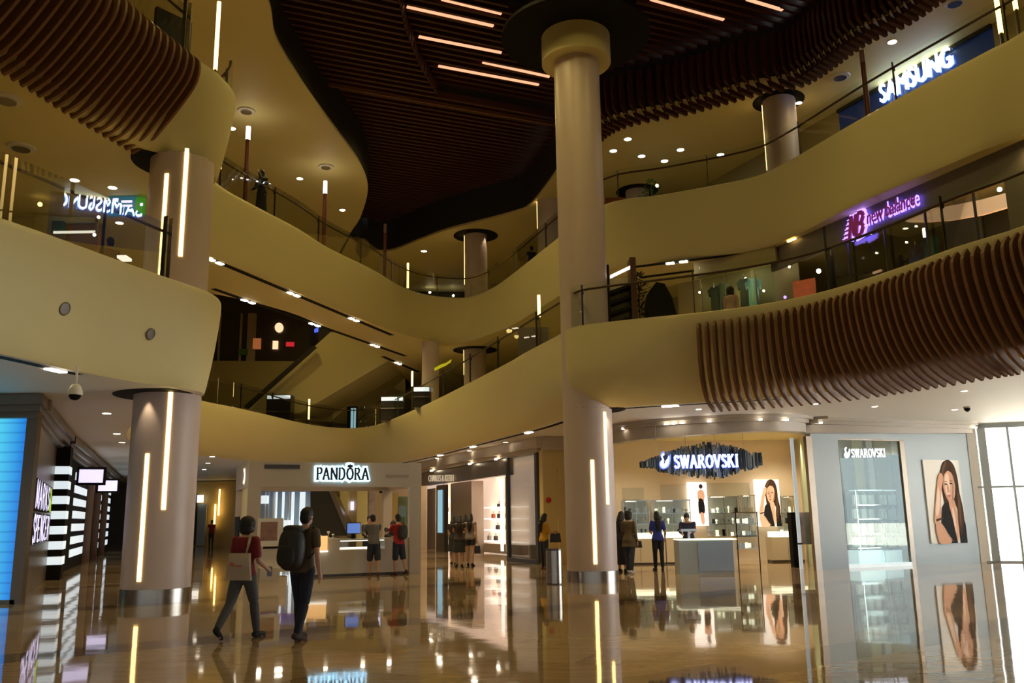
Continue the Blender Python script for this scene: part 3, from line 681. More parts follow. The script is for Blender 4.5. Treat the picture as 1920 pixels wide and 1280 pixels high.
# ------------------------------------------------------------------ left side: video screen and clothes shop
def screen_mat():
    m = bpy.data.materials.new('screen_blue'); m.use_nodes = True; nt = m.node_tree; b = nt.nodes['Principled BSDF']; N = nt.nodes.new; L = nt.links.new
    tc = N('ShaderNodeTexCoord'); sp = N('ShaderNodeSeparateXYZ'); L(tc.outputs['Object'], sp.inputs[0])
    mr = N('ShaderNodeMapRange'); mr.inputs['From Min'].default_value = -1.6; mr.inputs['From Max'].default_value = 0; L(sp.outputs['X'], mr.inputs['Value'])
    r = N('ShaderNodeValToRGB'); r.color_ramp.elements[0].color = (.10, .72, .92, 1); r.color_ramp.elements[1].color = (.01, .18, .72, 1); r.color_ramp.elements[0].position = .55
    L(mr.outputs[0], r.inputs[0])
    w = N('ShaderNodeTexWave'); w.bands_direction = 'Z'; w.inputs['Scale'].default_value = 1.5; w.inputs['Distortion'].default_value = .3; L(tc.outputs['Object'], w.inputs['Vector'])
    r2 = N('ShaderNodeValToRGB'); r2.color_ramp.elements[0].color = (.62, .72, .80, 1); r2.color_ramp.elements[0].position = .0; r2.color_ramp.elements[1].position = .16; L(w.outputs['Fac'], r2.inputs[0])
    mx = N('ShaderNodeMix'); mx.data_type = 'RGBA'; mx.blend_type = 'MULTIPLY'; mx.inputs['Factor'].default_value = 1; L(r.outputs[0], mx.inputs['A']); L(r2.outputs[0], mx.inputs['B'])
    L(mx.outputs['Result'], b.inputs['Emission Color']); b.inputs['Emission Strength'].default_value = 1.0; b.inputs['Base Color'].default_value = (.02, .03, .05, 1); b.inputs['Roughness'].default_value = .2
    M['screen_blue'] = m
screen_mat()
PS = Plane((-11, 18.75), (1, 0))
a = PS.hit(36, 950); xr = a.x
e = empty('video_screen', (xr, 18.75, 0), 'tall glowing blue video screen in a dark frame at the left edge', 'screen')
one('screen', 'screen_blue', lambda m: m.box((xr-2.0, 18.80, 2.05), (4.0, .05, 3.95)), e)
def fr(m):
    m.box((xr+.12, 18.8, 2.05), (.24, .16, 4.1)); m.box((xr-2, 18.8, 4.07), (4.2, .16, .08)); m.box((xr-2, 18.8, .04), (4.2, .16, .08))
one('frame', 'bronze', fr, e)
WL = lambda y: -10.35-.459*(y-18.8) if y < 26.2 else -13.75-.388*(y-26.2)   # plan line of the left shop fronts
PL = Plane((WL(19), 19), (-.371, .928)); PL.n = Vector((-.928, -.371, 0))
mb = MB(); mb.wall((WL(18.9), 18.9), (WL(26.6), 26.6), 0, 3.95, .3); mb.wall((WL(18.9)-4.5, 18.95), (WL(18.9), 18.95), 4.1, 4.36, .5)
struct(mb, 'wall_shopfront_left', 'bronze')
mb = MB()
for o_, z0, z1 in ((.42, 4.12, 4.34), (.30, 3.98, 4.12), (.16, 3.86, 3.98)):
    d = Vector((.928, .371, 0))*o_
    P0 = [(-16, 18.75-o_), (WL(18.8)+d.x*.9, 18.75-o_), (WL(26.9)+d.x, 26.9+d.y), (WL(26.9)-.3, 26.9), (-16, 20)]
    mb.prism([v3(p, z0) for p in P0], (0, 0, z1-z0))
    P1 = [(WL(27.2)+d.x, 27.2+d.y), (WL(60)+d.x, 60+d.y), (WL(60)-.3, 60), (WL(27.2)-.3, 27.2)]
    mb.prism([v3(p, z0-.05) for p in P1], (0, 0, z1-z0+(.0 if z1 < 4.3 else .0)))
struct(mb, 'trim_7', 'bronze')
# checker pilaster and lit window fronts of the clothes shop
def on_wall(y, o=0.0): return Vector((WL(y)+.928*o, y+.371*o, 0))
e = empty('shopfront', on_wall(26.3, 0), 'black shopfront with rows of white lit panels behind the left column', 'shopfront')
mb = MB(); mb.wall(on_wall(26.6)[:2], on_wall(50)[:2], 0, 3.95, .3); build(mb, 'dark_wall', 'black', e)
px_rows = 7
PWL = Plane((WL(30), 30), (-.388, 1))
for y0, y1 in [(PWL.hit(a_, 980).y, PWL.hit(b_, 980).y) for a_, b_ in ((134, 157), (161.5, 171), (177, 186), (191, 203))]:
    for k in range(px_rows):
        z = .42+k*.46
        mb = MB(); a, b = on_wall(y0, .03), on_wall(y1, .03); mb.prism([v3(a, z), v3(b, z), v3(b, z+.27), v3(a, z+.27)], (-.05, -.02, 0)); build(mb, 'lit_panel', 'lit_cool', e)
for y0, wd, n in ((26.3, .9, 7),):
    c = on_wall(y0+.3, .18); ang = math.atan2(.928, -.371)
    mb = MB(); mb.box((c.x, c.y, 1.95), (.8, .44, 3.9), ang); build(mb, 'pilaster', 'black', e)
    for k in range(n):
        mb = MB(); mb.box((c.x, c.y, .55+k*.44), (.82, .46, .235), ang); build(mb, 'lit_block', 'lit_cool', e)
for a_ in (159, 174, 188.5):
    c = PWL.hit(a_, 980); mb = MB(); mb.box((c.x+.1, c.y, 1.95), (.3, .35, 3.9), math.atan2(.928, -.371)); build(mb, 'post', 'orange_brown' if 'orange_brown' in M else pm('orange_brown', (.20, .10, .05), .4, var=.1), e)
# its name on the bronze wall
sg = empty('shop_sign', on_wall(19, 0), 'white lettered clothes shop sign on black panels on the bronze wall', 'sign')
pm('sign_white', (.9, .9, 1), .4, emit=(.74, .68, 1), es=1.15, var=0); pm('sign_purple', (.12, .06, .3), .4, emit=(.25, .12, .9), es=.8, var=0); pm('sign_lime', (.5, .7, .05), .4, emit=(.45, .75, .05), es=.8, var=0)
dW = Vector((-.371, .928, 0))
def wrun(y0, y1, o): return on_wall(y0, o), on_wall(y1, o)
P0, Q0 = wrun(18.95, 24.4, .02)
mb = MB(); mb.prism([v3(P0, 1.92), v3(Q0, 1.92), v3(Q0, 2.60), v3(P0, 2.60)], (.08, .03, 0)); build(mb, 'panel', 'black', sg)
mb = MB(); mb.prism([v3(P0, 1.18), v3(Q0, 1.18), v3(Q0, 1.86), v3(P0, 1.86)], (.08, .03, 0)); build(mb, 'panel', 'black', sg)
P1, Q1 = wrun(19.1, 24.3, .112); L_ = (Q1-P1).length; dW = (Q1-P1).normalized()
serif_mesh('lettering', 'MARKS', 'sign_white', v3(P1, 1.99), dW, (0, 0, 1), .55, L_*.86, .006, .2, sg, SAN)
serif_mesh('ampersand', '&', 'sign_lime', v3(P1+dW*L_*.88, 1.99), dW, (0, 0, 1), .55, L_*.12, .006, .22, sg, SAN)
serif_mesh('lettering', 'SPENCER', 'sign_white', v3(P1, 1.24), dW, (0, 0, 1), .55, L_, .006, .2, sg, SAN)
for i, y in enumerate((29.5, 37.5)):
    c = on_wall(y, .75); e = empty('blade_sign', v3(c, 3.0), ['lit white blade sign projecting from the black shopfront, nearer one', 'lit white blade sign projecting from the black shopfront, farther one'][i], 'sign')
    one('box', 'black', lambda m: m.box((c.x, c.y, 3.18), (.9, .16, .6), math.atan2(.371, .928)), e)
    one('lit_face', 'sign_white', lambda m: m.box((c.x+.03, c.y-.09, 3.18), (.74, .02, .44), math.atan2(.371, .928)), e)
# dome camera
c = at(141, 735, y=15.2)
e = empty('dome_camera', (c.x, c.y, Z0C), 'white dome security camera hanging from the left ceiling', 'camera')
one('stem', 'white_paint', lambda m: m.cyl((c.x, c.y), .022, c.z+.1, Z0C), e)
one('housing', 'white_paint', lambda m: m.lathe((c.x, c.y, c.z), [(.05, .14), (.09, .1), (.125, 0), (.125, -.05)], 20), e, smooth=True, angle=40)
one('dome', 'black', lambda m: m.lathe((c.x, c.y, c.z), [(.10, -.05), (.095, -.09), (.06, -.13), (.01, -.145)], 20), e, smooth=True)
# far corridor behind the left column
pm('gold_wall', (.50, .36, .12), .5, var=.06)
PB = Plane((-20, 60), (1, 0))
mb = MB(); PB.slab(mb, 330, 890, 500, 1010, .3, z0=0, z1=4.3); struct(mb, 'wall_corridor', 'gold_wall')
e = empty('shopfront', v3(PB.hit(355, 1000), 0), 'distant grey glass shopfront at the end of the left corridor', 'shopfront')
one('window', 'dark_front', lambda m: PB.slab(m, 350, 925, 370, 1000, .1, z0=0.05, out=.2), e); one('window', 'grey_panel', lambda m: PB.slab(m, 372, 945, 388, 1000, .1, z0=.05, out=.2), e)
one('lit_sign', 'lit_white', lambda m: PB.slab(m, 374, 928, 385, 942, .1, out=.45), e); one('lit_band', 'lit_white', lambda m: PB.slab(m, 350, 925, 369, 930, .1, out=.45), e)
for x, y1, y2, k in ((405, 945, 987, 0), (413, 917, 966, 1)):
    one('light_strip', 'strip_warm', lambda m: PB.slab(m, x-1, y1, x+1.2, y2, .1, out=.3), e)
# ------------------------------------------------------------------ jewellery kiosk in the middle distance
KA = Vector((-7.55, 25.0, 0))
def K(u, v, z=0): return KA+D*u+Nn*v+Vector((0, 0, z))
KR = math.atan2(D.y, D.x)
def kbox(m, u0, u1, v0, v1, z0, z1, mi=0):
    c = K((u0+u1)/2, (v0+v1)/2, (z0+z1)/2); m.box(c, (abs(u1-u0), abs(v1-v0), abs(z1-z0)), KR, mi)
pm('kiosk_paint', (.50, .45, .38), .45, var=.03); pm('kiosk_counter', (.58, .54, .46), .4, var=.03)
e = kiosk = empty('kiosk', K(0, 0), 'cream jewellery kiosk with lit name on its header and a long counter', 'kiosk')
one('header', 'kiosk_paint', lambda m: (kbox(m, 0, 5.1, 0, .16, 2.56, 3.28), kbox(m, 0, .16, .16, 3.6, 2.56, 3.28), kbox(m, 4.94, 5.1, .16, 3.6, 2.56, 3.28), kbox(m, 0, 5.1, 3.6, 3.76, 2.56, 3.28)), e)
one('canopy', 'white_paint', lambda m: kbox(m, .16, 4.94, .16, 3.6, 2.70, 2.76), e)
for u0, u1, v0, v1 in ((0, .36, .0, .2), (4.74, 5.1, 0, .2), (0, .3, 3.4, 3.6), (4.8, 5.1, 3.4, 3.6)):
    one('post', 'kiosk_paint', lambda m: kbox(m, u0, u1, v0, v1, 0, 2.56), e)
one('side_panel', 'cream', lambda m: kbox(m, .02, .10, .25, 1.8, 0, 2.56), e)
one('round_emblem', 'lit_white', lambda m: m.add([K(-.02, 1.2, 2.92)+Nn*(.24*math.cos(t*.2618))+Vector((0, 0, .24*math.sin(t*.2618))) for t in range(24)], [tuple(range(24))]), e)
one('emblem_core', 'black', lambda m: m.add([K(-.03, 1.2, 2.92)+Nn*(.12*math.cos(t*.2618))+Vector((0, 0, .16*math.sin(t*.2618))) for t in range(24)], [tuple(range(24))]), e)
one('side_poster', 'black', lambda m: kbox(m, -.03, 0, 1.9, 3.2, 1.0, 1.75), e)
one('vent_grille', 'dark_steel', lambda m: kbox(m, .42, 1.42, -.02, 0, 3.08, 3.2), e); one('vent_grille', 'taupe', lambda m: kbox(m, 4.0, 4.7, -.02, 0, 2.84, 2.92), e)
for a_ in ((1.5, 2.65, .05, .75, .07, 1.08), (2.65, 4.0, .05, .75, .07, .74), (4.0, 4.74, .05, .75, .07, 1.06), (.36, 1.5, 2.2, 2.8, .07, .95)): one('counter', 'kiosk_counter', lambda m: kbox(m, *a_), e)
one('plinth', 'dark_steel', lambda m: kbox(m, 1.5, 4.74, .09, .7, 0, .07), e)
one('display_case', 'shop_glass', lambda m: kbox(m, 2.67, 4.0, .06, .72, .76, 1.02), e)
one('case_light', 'lit_white', lambda m: (kbox(m, 2.68, 3.98, .08, .12, .985, 1.01), kbox(m, 2.7, 3.95, .6, .68, .76, .80)), e)
pm('photo_orange', (.8, .5, .25), .5, emit=(1, .55, .2), es=.9, var=.4, scale=14)
one('lit_picture', 'photo_orange', lambda m: kbox(m, 1.72, 2.28, -.03, .05, .74, 1.16), e)
one('lit_picture_edge', 'lit_white', lambda m: (kbox(m, 1.55, 1.72, -.03, .05, .74, 1.2), kbox(m, 1.55, 2.3, -.03, .05, .70, .74)), e)
pm('halo', (.6, .8, .9), .5, emit=(.52, .82, 1), es=1.7, var=0)
zt = 2.78
serif_mesh('lettering_halo', 'PANDORA', 'halo', K(1.88, -.03, zt-.02), D, (0, 0, 1), .37, 1.60, .02, .42, e, crown=True)
serif_mesh('lettering', 'PANDORA', 'dark_steel', K(1.90, -.055, zt), D, (0, 0, 1), .33, 1.58, .03, .17, e, crown=True)
for u in (.6, 1.1, 1.2, 2.5, 3.6, 4.4):
    one('ceiling_spot', 'lamp_white', lambda m: m.cyl(K(u, .9)[:2], .06, 2.60, 2.70, 12), e)
# things on and behind the counter
pm('pic_brown', (.30, .17, .13), .4, var=.5, scale=7)
e = empty('poster_stand', K(.42, -.1), 'white framed poster standing left of the kiosk counter', 'poster')
one('frame', 'white_paint', lambda m: kbox(m, .30, 1.0, -.08, .0, .95, 1.68), e); one('picture', 'pic_brown', lambda m: kbox(m, .38, .84, -.09, -.08, 1.06, 1.58), e)
one('cabinet', 'kiosk_counter', lambda m: (kbox(m, .40, .95, -.1, .25, .5, .88), kbox(m, .40, .95, -.1, .25, 0, .3)), e); one('drawer_front', 'black', lambda m: kbox(m, .46, .9, -.11, -.1, .84, .9), e)
pm('monitor_glow', (.1, .2, .5), .3, emit=(.12, .22, .6), es=.8, var=0)
e = empty('monitor', K(3.2, .8, 1.06), 'small blue computer monitor on the kiosk counter', 'monitor')
one('screen', 'monitor_glow', lambda m: kbox(m, 3.06, 3.46, .95, .97, 1.20, 1.50), e); one('case', 'black', lambda m: kbox(m, 3.04, 3.48, .97, 1.0, 1.18, 1.52), e); one('foot', 'black', lambda m: kbox(m, 3.2, 3.3, .92, 1.05, 1.04, 1.2), e)
one('shelf', 'kiosk_counter', lambda m: kbox(m, 2.65, 4.74, .75, 1.2, .98, 1.04), kiosk)
random.seed(3)
for k in range(9):
    u = 1.55+k*.12; h = .06+random.random()*.14
    o = one('display_stand', 'white_paint' if k % 3 else 'black', lambda m: m.lathe(K(u, .35+.1*(k % 2), 1.08), [(.045, 0), (.05, .015), (.015, .03), (.012, h*.6), (.045, h), (.03, h+.03)], 10), None, smooth=True, angle=40)
    tag(o, 'small jewellery display stand on the raised left part of the kiosk counter', 'display stand', 'display stands on the kiosk counter')
# ------------------------------------------------------------------ seen through the kiosk
PK = Plane((-6, 47), (1, 0))
e = empty('shopfront', v3(PK.hit(488, 1000), 0), 'white lit shopfront with purple header seen through the kiosk', 'shopfront')
pm('purple', (.12, .05, .25), .5, emit=(.10, .04, .22), es=.5, var=0); pm('blue_band', (.06, .12, .3), .5, emit=(.05, .10, .25), es=.5, var=0)
one('header_band', 'blue_band', lambda m: PK.slab(m, 470, 902, 600, 911, .3, out=.1), e); one('header_band', 'purple', lambda m: PK.slab(m, 470, 911, 600, 920, .3, out=.1), e)
one('lit_sign', 'sign_white', lambda m: PK.slab(m, 522, 906, 537, 914, .1, out=.3), e)
one('interior', 'grey_panel', lambda m: PK.slab(m, 470, 920, 582, 1010, .2, out=-.6, z0=0), e)
for x, w in ((512, 3), (517, 3), (530, 4), (540, 3), (548, 5), (566, 10), (497, 2), (503, 2)):
    one('white_pillar', 'lit_cool' if w > 4 or x in (517, 530) else 'white_paint', lambda m: PK.slab(m, x-w/2, 922, x+w/2, 1000, .1, out=.0, z0=0), e)
one('lit_cube', 'lit_cool', lambda m: PK.slab(m, 491, 929, 505, 944, .3, out=.4), e); one('lit_cube', 'lit_cool', lambda m: PK.slab(m, 532, 975, 545, 990, .3, out=.4), e)
e = empty('escalator', v3(PK.hit(600, 1000), 0), 'black escalator flank rising behind the kiosk', 'escalator')
q = PK.off(-1.5); P = [q.hit(*c) for c in ((582, 1004), (582, 916), (612, 910), (652, 1004))]
one('flank', 'soft_black', lambda m: m.prism(P, (0, 1.2, 0)), e); P2 = [q.hit(*c) for c in ((612, 908), (619, 908), (662, 1004), (652, 1004))]
one('edge_trim', 'bronze', lambda m: m.prism([p-Vector((0, .1, 0)) for p in P2], (0, 1.4, 0)), e)
mb = MB(); PK.slab(mb, 625, 860, 800, 1030, .3, z0=0, z1=4.35); struct(mb, 'wall_inner', 'stone_wall')
for x0, x1, mat, lab in ((640, 655, 'cream', 'lit cream pier seen through the kiosk, the left one'), (672, 690, 'cream', 'wide cream pier seen through the middle of the kiosk')):
    o = one('pier', mat, lambda m: PK.slab(m, x0, 905, x1, 1020, .5, out=.5, z0=0, z1=4.3)); tag(o, lab, 'pier')
o = one('wall_screen', 'sign_white', lambda m: PK.slab(m, 658, 940, 664, 956, .1, out=.15)); tag(o, 'tiny bright wall screen between the two piers behind the kiosk', 'screen')
pm('poster_mix', (.40, .34, .42), .4, var=.5, scale=3)
o = one('poster', 'poster_mix', lambda m: PK.slab(m, 692, 920, 703, 985, .1, out=.15)); tag(o, 'narrow tall poster on the wall behind the kiosk', 'poster')
o = one('wall_panel', 'gold_wall', lambda m: PK.slab(m, 724, 925, 746, 1000, .1, out=.15, z0=0)); tag(o, 'gold panel on the wall behind the right half of the kiosk', 'panel')
o = one('wall_panel', 'green_glass', lambda m: PK.slab(m, 748, 930, 768, 1000, .1, out=.15, z0=0)); tag(o, 'greenish glass panel on the wall behind the right end of the kiosk', 'panel')
e = empty('wall_monitor', PK.hit(732, 915), 'dark round-topped monitor hanging behind the kiosk header, right', 'screen')
one('case', 'black', lambda m: PK.slab(m, 723, 903, 743, 926, .1, out=2.2), e); one('screen', 'sign_white', lambda m: PK.slab(m, 725, 904, 740, 919, .02, out=2.25), e)
# ------------------------------------------------------------------ bag shop along the right of the corridor
PC = Plane((1.0, 30.6), (-.387, .922)); PC.n = D.copy()
CZ = 3.2
def crect(m, x0, x1, z0, z1, out=0.0, t=.06, mi=0):
    a = PC.off(-out).hit(x0, 950) if out else PC.hit(x0, 950); b = PC.off(-out).hit(x1, 950) if out else PC.hit(x1, 950)
    m.prism([v3(a, z0), v3(b, z0), v3(b, z1), v3(a, z1)], D*t, mi)
class PCo(Plane): pass
def pcoff(k):
    p = Plane((PC.p+D*k)[:2], PC.d[:2]); p.n = D.copy(); return p
PC.off = pcoff
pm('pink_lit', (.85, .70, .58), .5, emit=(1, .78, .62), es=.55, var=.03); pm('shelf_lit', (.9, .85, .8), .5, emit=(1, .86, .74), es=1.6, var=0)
e = shop = empty('shopfront', v3(PC.hit(950, 1050), 0), 'bronze-framed bag shop with lit shelves beside the kiosk', 'shopfront')
one('header', 'bronze', lambda m: crect(m, 790, 950, CZ, 3.82, .02, .3), e)
one('cornice', 'cornice', lambda m: (crect(m, 780, 1008, 3.98, 4.34, .25, .6), crect(m, 780, 1008, 3.84, 3.98, .12, .5)), e)
for x in (808, 880, 930): one('header_spot', 'lamp_white', lambda m: crect(m, x-2, x+2, 3.80, 3.86, .24, .05), e)
a = PC.off(-.06).hit(804, 905); b = PC.off(-.06).hit(851, 905)
text_mesh('lettering', 'CHARLES & KEITH', 'name_dim' if 'name_dim' in M else pm('name_dim', (.7, .6, .45), .5, emit=(1, .85, .6), es=.32, var=0), v3(a, 3.36), (b-a), (0, 0, 1), .30, .03, e, width=(b-a).length)
PI = pcoff(2.2)
def irect(m, x0, x1, z0, z1, t=.06, pl=PI, out=0):
    a = pl.hit(x0, 950)-D*out; b = pl.hit(x1, 950)-D*out; m.prism([v3(a, z0), v3(b, z0), v3(b, z1), v3(a, z1)], D*t)
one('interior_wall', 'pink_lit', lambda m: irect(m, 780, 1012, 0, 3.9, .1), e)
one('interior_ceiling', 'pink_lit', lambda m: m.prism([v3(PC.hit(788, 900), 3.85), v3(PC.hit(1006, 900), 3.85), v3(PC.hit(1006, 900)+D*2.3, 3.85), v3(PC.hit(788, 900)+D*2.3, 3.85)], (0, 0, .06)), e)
one('taupe_panel', 'taupe', lambda m: irect(m, 817, 833, 0, 3.2, .1, out=.5), e); one('taupe_panel', 'taupe', lambda m: (irect(m, 877, 914, 0, 3.3, .1, out=.9), irect(m, 914, 918, 0, 3.3, .6, out=.9)), e)
pm('screen_cyan', (.2, .5, .6), .3, emit=(.30, .55, .70), es=.8, var=.5, scale=4)
one('dark_pier', 'dark_steel', lambda m: irect(m, 860, 876, 0, 3.25, .2, out=1.2), e); one('pier_screen', 'screen_cyan', lambda m: irect(m, 864, 873, .9, 3.0, .02, out=1.24), e)
for x0, x1, zs in ((797, 816, (.35, .95, 1.55)), (834, 859, (1.3, 1.9, 2.5)), (920, 992, (.55, 1.05, 1.55, 2.05))):
    for z in zs:
        one('shelf', 'shelf_lit', lambda m: irect(m, x0, x1, z-.025, z+.02, .3, out=.34), e)
one('shelf_base', 'taupe', lambda m: irect(m, 920, 992, 0.05, .45, .3, out=.36), e)
one('white_post', 'shelf_lit', lambda m: irect(m, 970, 974, .2, 3.2, .05, out=.8), e); one('white_post', 'white_paint', lambda m: irect(m, 980, 985, .2, 3.3, .05, out=.8), e)
def handbag(x, y, z, col, lab, w=.26, h=.2):
    p = PI.hit(x, y)-D*.18; key = 'bag_'+col; e = empty('handbag', v3(p, z+.02), lab, 'handbag', 'bags on the lit shelves')
    a = PI.d; P = [(-w/2, 0), (w/2, 0), (w*.40, h), (-w*.40, h)]
    mb = MB(); mb.prism([v3(p, z+.02)+a*x_+Vector((0, 0, z_))-D*.06 for x_, z_ in P], D*.12); build(mb, 'body', key, e)
    mb = MB(); mb.tube([v3(p, z+.02)+a*(w*.25*math.cos(t))+Vector((0, 0, h+.11*math.sin(t))) for t in [math.pi*k/8 for k in range(9)]], .01, 6); build(mb, 'handle', key, e)
for k, c in (('black', (.02, .02, .022)), ('red', (.45, .10, .05)), ('tan', (.45, .28, .15)), ('rose', (.55, .28, .24)), ('grey', (.25, .23, .22))): pm('bag_'+k, c, .4, var=.1)
for x, z, c, l in ((943, 1.99, 'black', 'black handbag on the second shelf down'), (932, 1.55, 'red', 'red handbag on a lit shelf left of a black one'), (943, 1.55, 'black', 'black handbag beside the red one'),
   (940, 1.05, 'black', 'larger black handbag on the third shelf'), (924, .57, 'grey', 'grey handbag on the lowest lit shelf, left end'), (936, .57, 'black', 'black handbag on the lowest lit shelf, beside the grey one'), (958, 2.05, 'rose', 'rose handbag behind the window glass, highest shelf'),
   (958, 1.55, 'grey', 'grey handbag behind the window glass, shelf under the rose one'), (958, 1.05, 'tan', 'tan handbag behind the window glass, middle shelf'), (960, .57, 'tan', 'tan handbag behind the window glass, lowest shelf'), (803, 1.57, 'grey', 'grey handbag on the top left shelf beside the kiosk'),
   (808, .97, 'black', 'black handbag on the left shelf beside the kiosk'), (803, .37, 'rose', 'rose handbag low on the left shelf beside the kiosk'), (845, 1.92, 'rose', 'rose handbag on the shelf between taupe panel and dark pier')):
    handbag(x, 960, z, c, l)
w = empty('display_window', v3(PC.hit(951, 1050), 0), 'tall framed shop window pane beside the yellow wall', 'window')
one('pane', 'shop_glass', lambda m: crect(m, 952, 1004, .12, 3.9, .0, .02), w)
def wf(m):
    crect(m, 949, 952, 0, 3.95, .05, .12); crect(m, 1003, 1007.5, 0, 3.95, .05, .12); crect(m, 949, 1007, 0, .14, .05, .12); crect(m, 949, 1007, 3.85, 3.95, .05, .12)
one('frame', 'dark_steel', wf, w)
for i, (x, z, s) in enumerate(((975, .5, .3), (987, .45, .35))):
    o = one('display_block', 'white_paint', lambda m: m.box((*(PC.hit(x, 1000)+D*.7)[:2], .3), (.5, .5, .6), KR)); tag(o, ['white display block inside the framed window, left', 'white display block inside the framed window, right'][i], 'display block')
# yellow wall with the alarm bell
YA = Vector((1.0, 30.55, 0))
mb = MB(); mb.wall(YA[:2], (YA+D*2.0)[:2], 0, 3.9, .3); struct(mb, 'wall_yellow', 'yellow_wall')
mb = MB(); q = YA+D*.55-Nn*.04; mb.wall(q[:2], (q+D*.9)[:2], 0.02, 3.3, .05); struct(mb, 'door_1', 'yellow_wall')
mb = MB(); q = YA-Nn*.25; mb.wall(q[:2], (q+D*2.2)[:2], 3.9, 4.34, .4); struct(mb, 'trim_8', 'cornice')
PY = Plane(YA[:2], D[:2]); q = PY.hit(1028, 937)-Nn*.03
pm('alarm_red', (.5, .02, .02), .35, var=0)
o = one('alarm_bell', 'alarm_red', lambda m: m.add([q+D*(.10*math.cos(t*.3927))*k+Vector((0, 0, .10*math.sin(t*.3927)*k))-Nn*h for k, h in ((1, 0), (.9, .05), (.4, .07)) for t in range(16)], [(16*a+i, 16*a+(i+1) % 16, 16*a+16+(i+1) % 16, 16*a+16+i) for a in (0, 1) for i in range(16)]+[tuple(range(32, 48))])); tag(o, 'round red alarm bell on the yellow wall', 'alarm')
# litter bin
c = at(1040, 1095, z=0)
e = empty('litter_bin', c, 'brushed steel cylindrical bin standing left of the middle column', 'bin')
one('drum', 'ring_steel', lambda m: m.cyl(c[:2], .20, .03, .80, 32), e, smooth=True, angle=40); one('rim', 'dark_steel', lambda m: (m.cyl(c[:2], .205, .80, .84, 32), m.cyl(c[:2], .19, 0, .03, 32)), e)
# ------------------------------------------------------------------ jewellery shop with the crystal sign (right)
random.seed(11)
W0 = at(1540, 1061, y=26.0); W1 = at(1832, 1050, y=28.2); W0.z = W1.z = 0
PW = Plane(W0[:2], (W1-W0)[:2])
ARCH = cr([(2.9, 27.4, 0), (3.6, 26.2, 0), (4.6, 25.3, 0), (6.0, 24.7, 0), (7.3, 24.6, 0), (8.3, 25.2, 0), (W0.x-.35, W0.y-.25, 0)], 6)+[W0-PW.n*.3, W1-PW.n*.3]
def offs(pl, k):
    out = []
    for i, p in enumerate(pl):
        d = (pl[min(i+1, len(pl)-1)]-pl[max(i-1, 0)]).normalized(); out.append(p+Vector((-d.y, d.x, 0))*k)
    return out
def wallstrip(m, pl, z0, z1, t):
    a, b = pl, offs(pl, t)
    if z0 < 4.1: 
        n_ = len(pl)-1; zs = [lerp(3.80, 4.03, max(0, (p.x-3)/(W1.x-3))) for p in pl]; m.grid([[v3(p, z) for p, z in zip(a, zs)], [v3(p, z1) for p in a]]); m.grid([[v3(p, z) for p, z in zip(b, zs)], [v3(p, z) for p, z in zip(a, zs)]]); m.grid([[v3(p, z) for p, z in zip(b, zs)], [v3(p, z1) for p in b]]); return
    m.grid([[v3(p, z0) for p in a], [v3(p, z1) for p in a]]); m.grid([[v3(p, z0) for p in b], [v3(p, z0) for p in a]]); m.grid([[v3(p, z1) for p in b], [v3(p, z1) for p in a]]); m.grid([[v3(p, z0) for p in b], [v3(p, z1) for p in b]])
mb = MB(); wallstrip(mb, ARCH, 3.84, 4.06, .3); wallstrip(mb, offs(ARCH, -.10), 4.06, 4.16, .4); wallstrip(mb, offs(ARCH, -.22), 4.16, 4.26, .5); wallstrip(mb, offs(ARCH, -.34), 4.26, 4.35, .6)
shop = empty('shopfront', ARCH[12], 'curved jewellery shopfront with stepped cornice and open lit interior', 'shopfront')
pm('cornice_gloss', (.46, .42, .37), .28, var=.02)
build(mb, 'cornice', 'cornice_gloss', shop, smooth=True, angle=30)
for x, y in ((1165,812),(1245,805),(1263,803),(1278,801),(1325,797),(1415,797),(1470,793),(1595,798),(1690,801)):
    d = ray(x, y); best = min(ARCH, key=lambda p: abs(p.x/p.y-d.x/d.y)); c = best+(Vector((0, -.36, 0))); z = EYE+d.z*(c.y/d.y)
    one('cornice_lamp', 'lamp_white', lambda m: m.cyl((c.x, c.y), .05, 4.16, 4.2, 10), shop)  # glowing discs standing in for downlight reflections in the polished cornice
pm('shop_cream', (.84, .72, .54), .5, var=.03); pm('cabinet', (.62, .56, .42), .35, var=.03); pm('counter_lit', (.9, .9, .75), .4, emit=(1, .97, .66), es=1.5, var=.25, scale=30)
BK = Plane((5, 31.2), (1, .06))
mb = MB(); BK.slab(mb, 1130, 820, 1530, 1060, .2, z0=0, z1=4.3); struct(mb, 'wall_shop_back', 'shop_cream')
mb = MB(); mb.wall((2.75, 27.6), (2.95, 31.3), 0, 4.3, -.15); struct(mb, 'wall_shop_left', 'shop_cream')
mb = MB(); mb.wall((W0.x+.1, W0.y+.2), (10.4, 31.5), 0, 4.3, .15); struct(mb, 'wall_shop_right', 'shop_cream')
mb = MB(); mb.prism([v3(p, 4.20) for p in offs(ARCH, .3)[:-1]]+[(10.6, 31.6, 4.2), (2.7, 31.4, 4.2)], (0, 0, .06)); struct(mb, 'ceiling_shop', 'soffit')
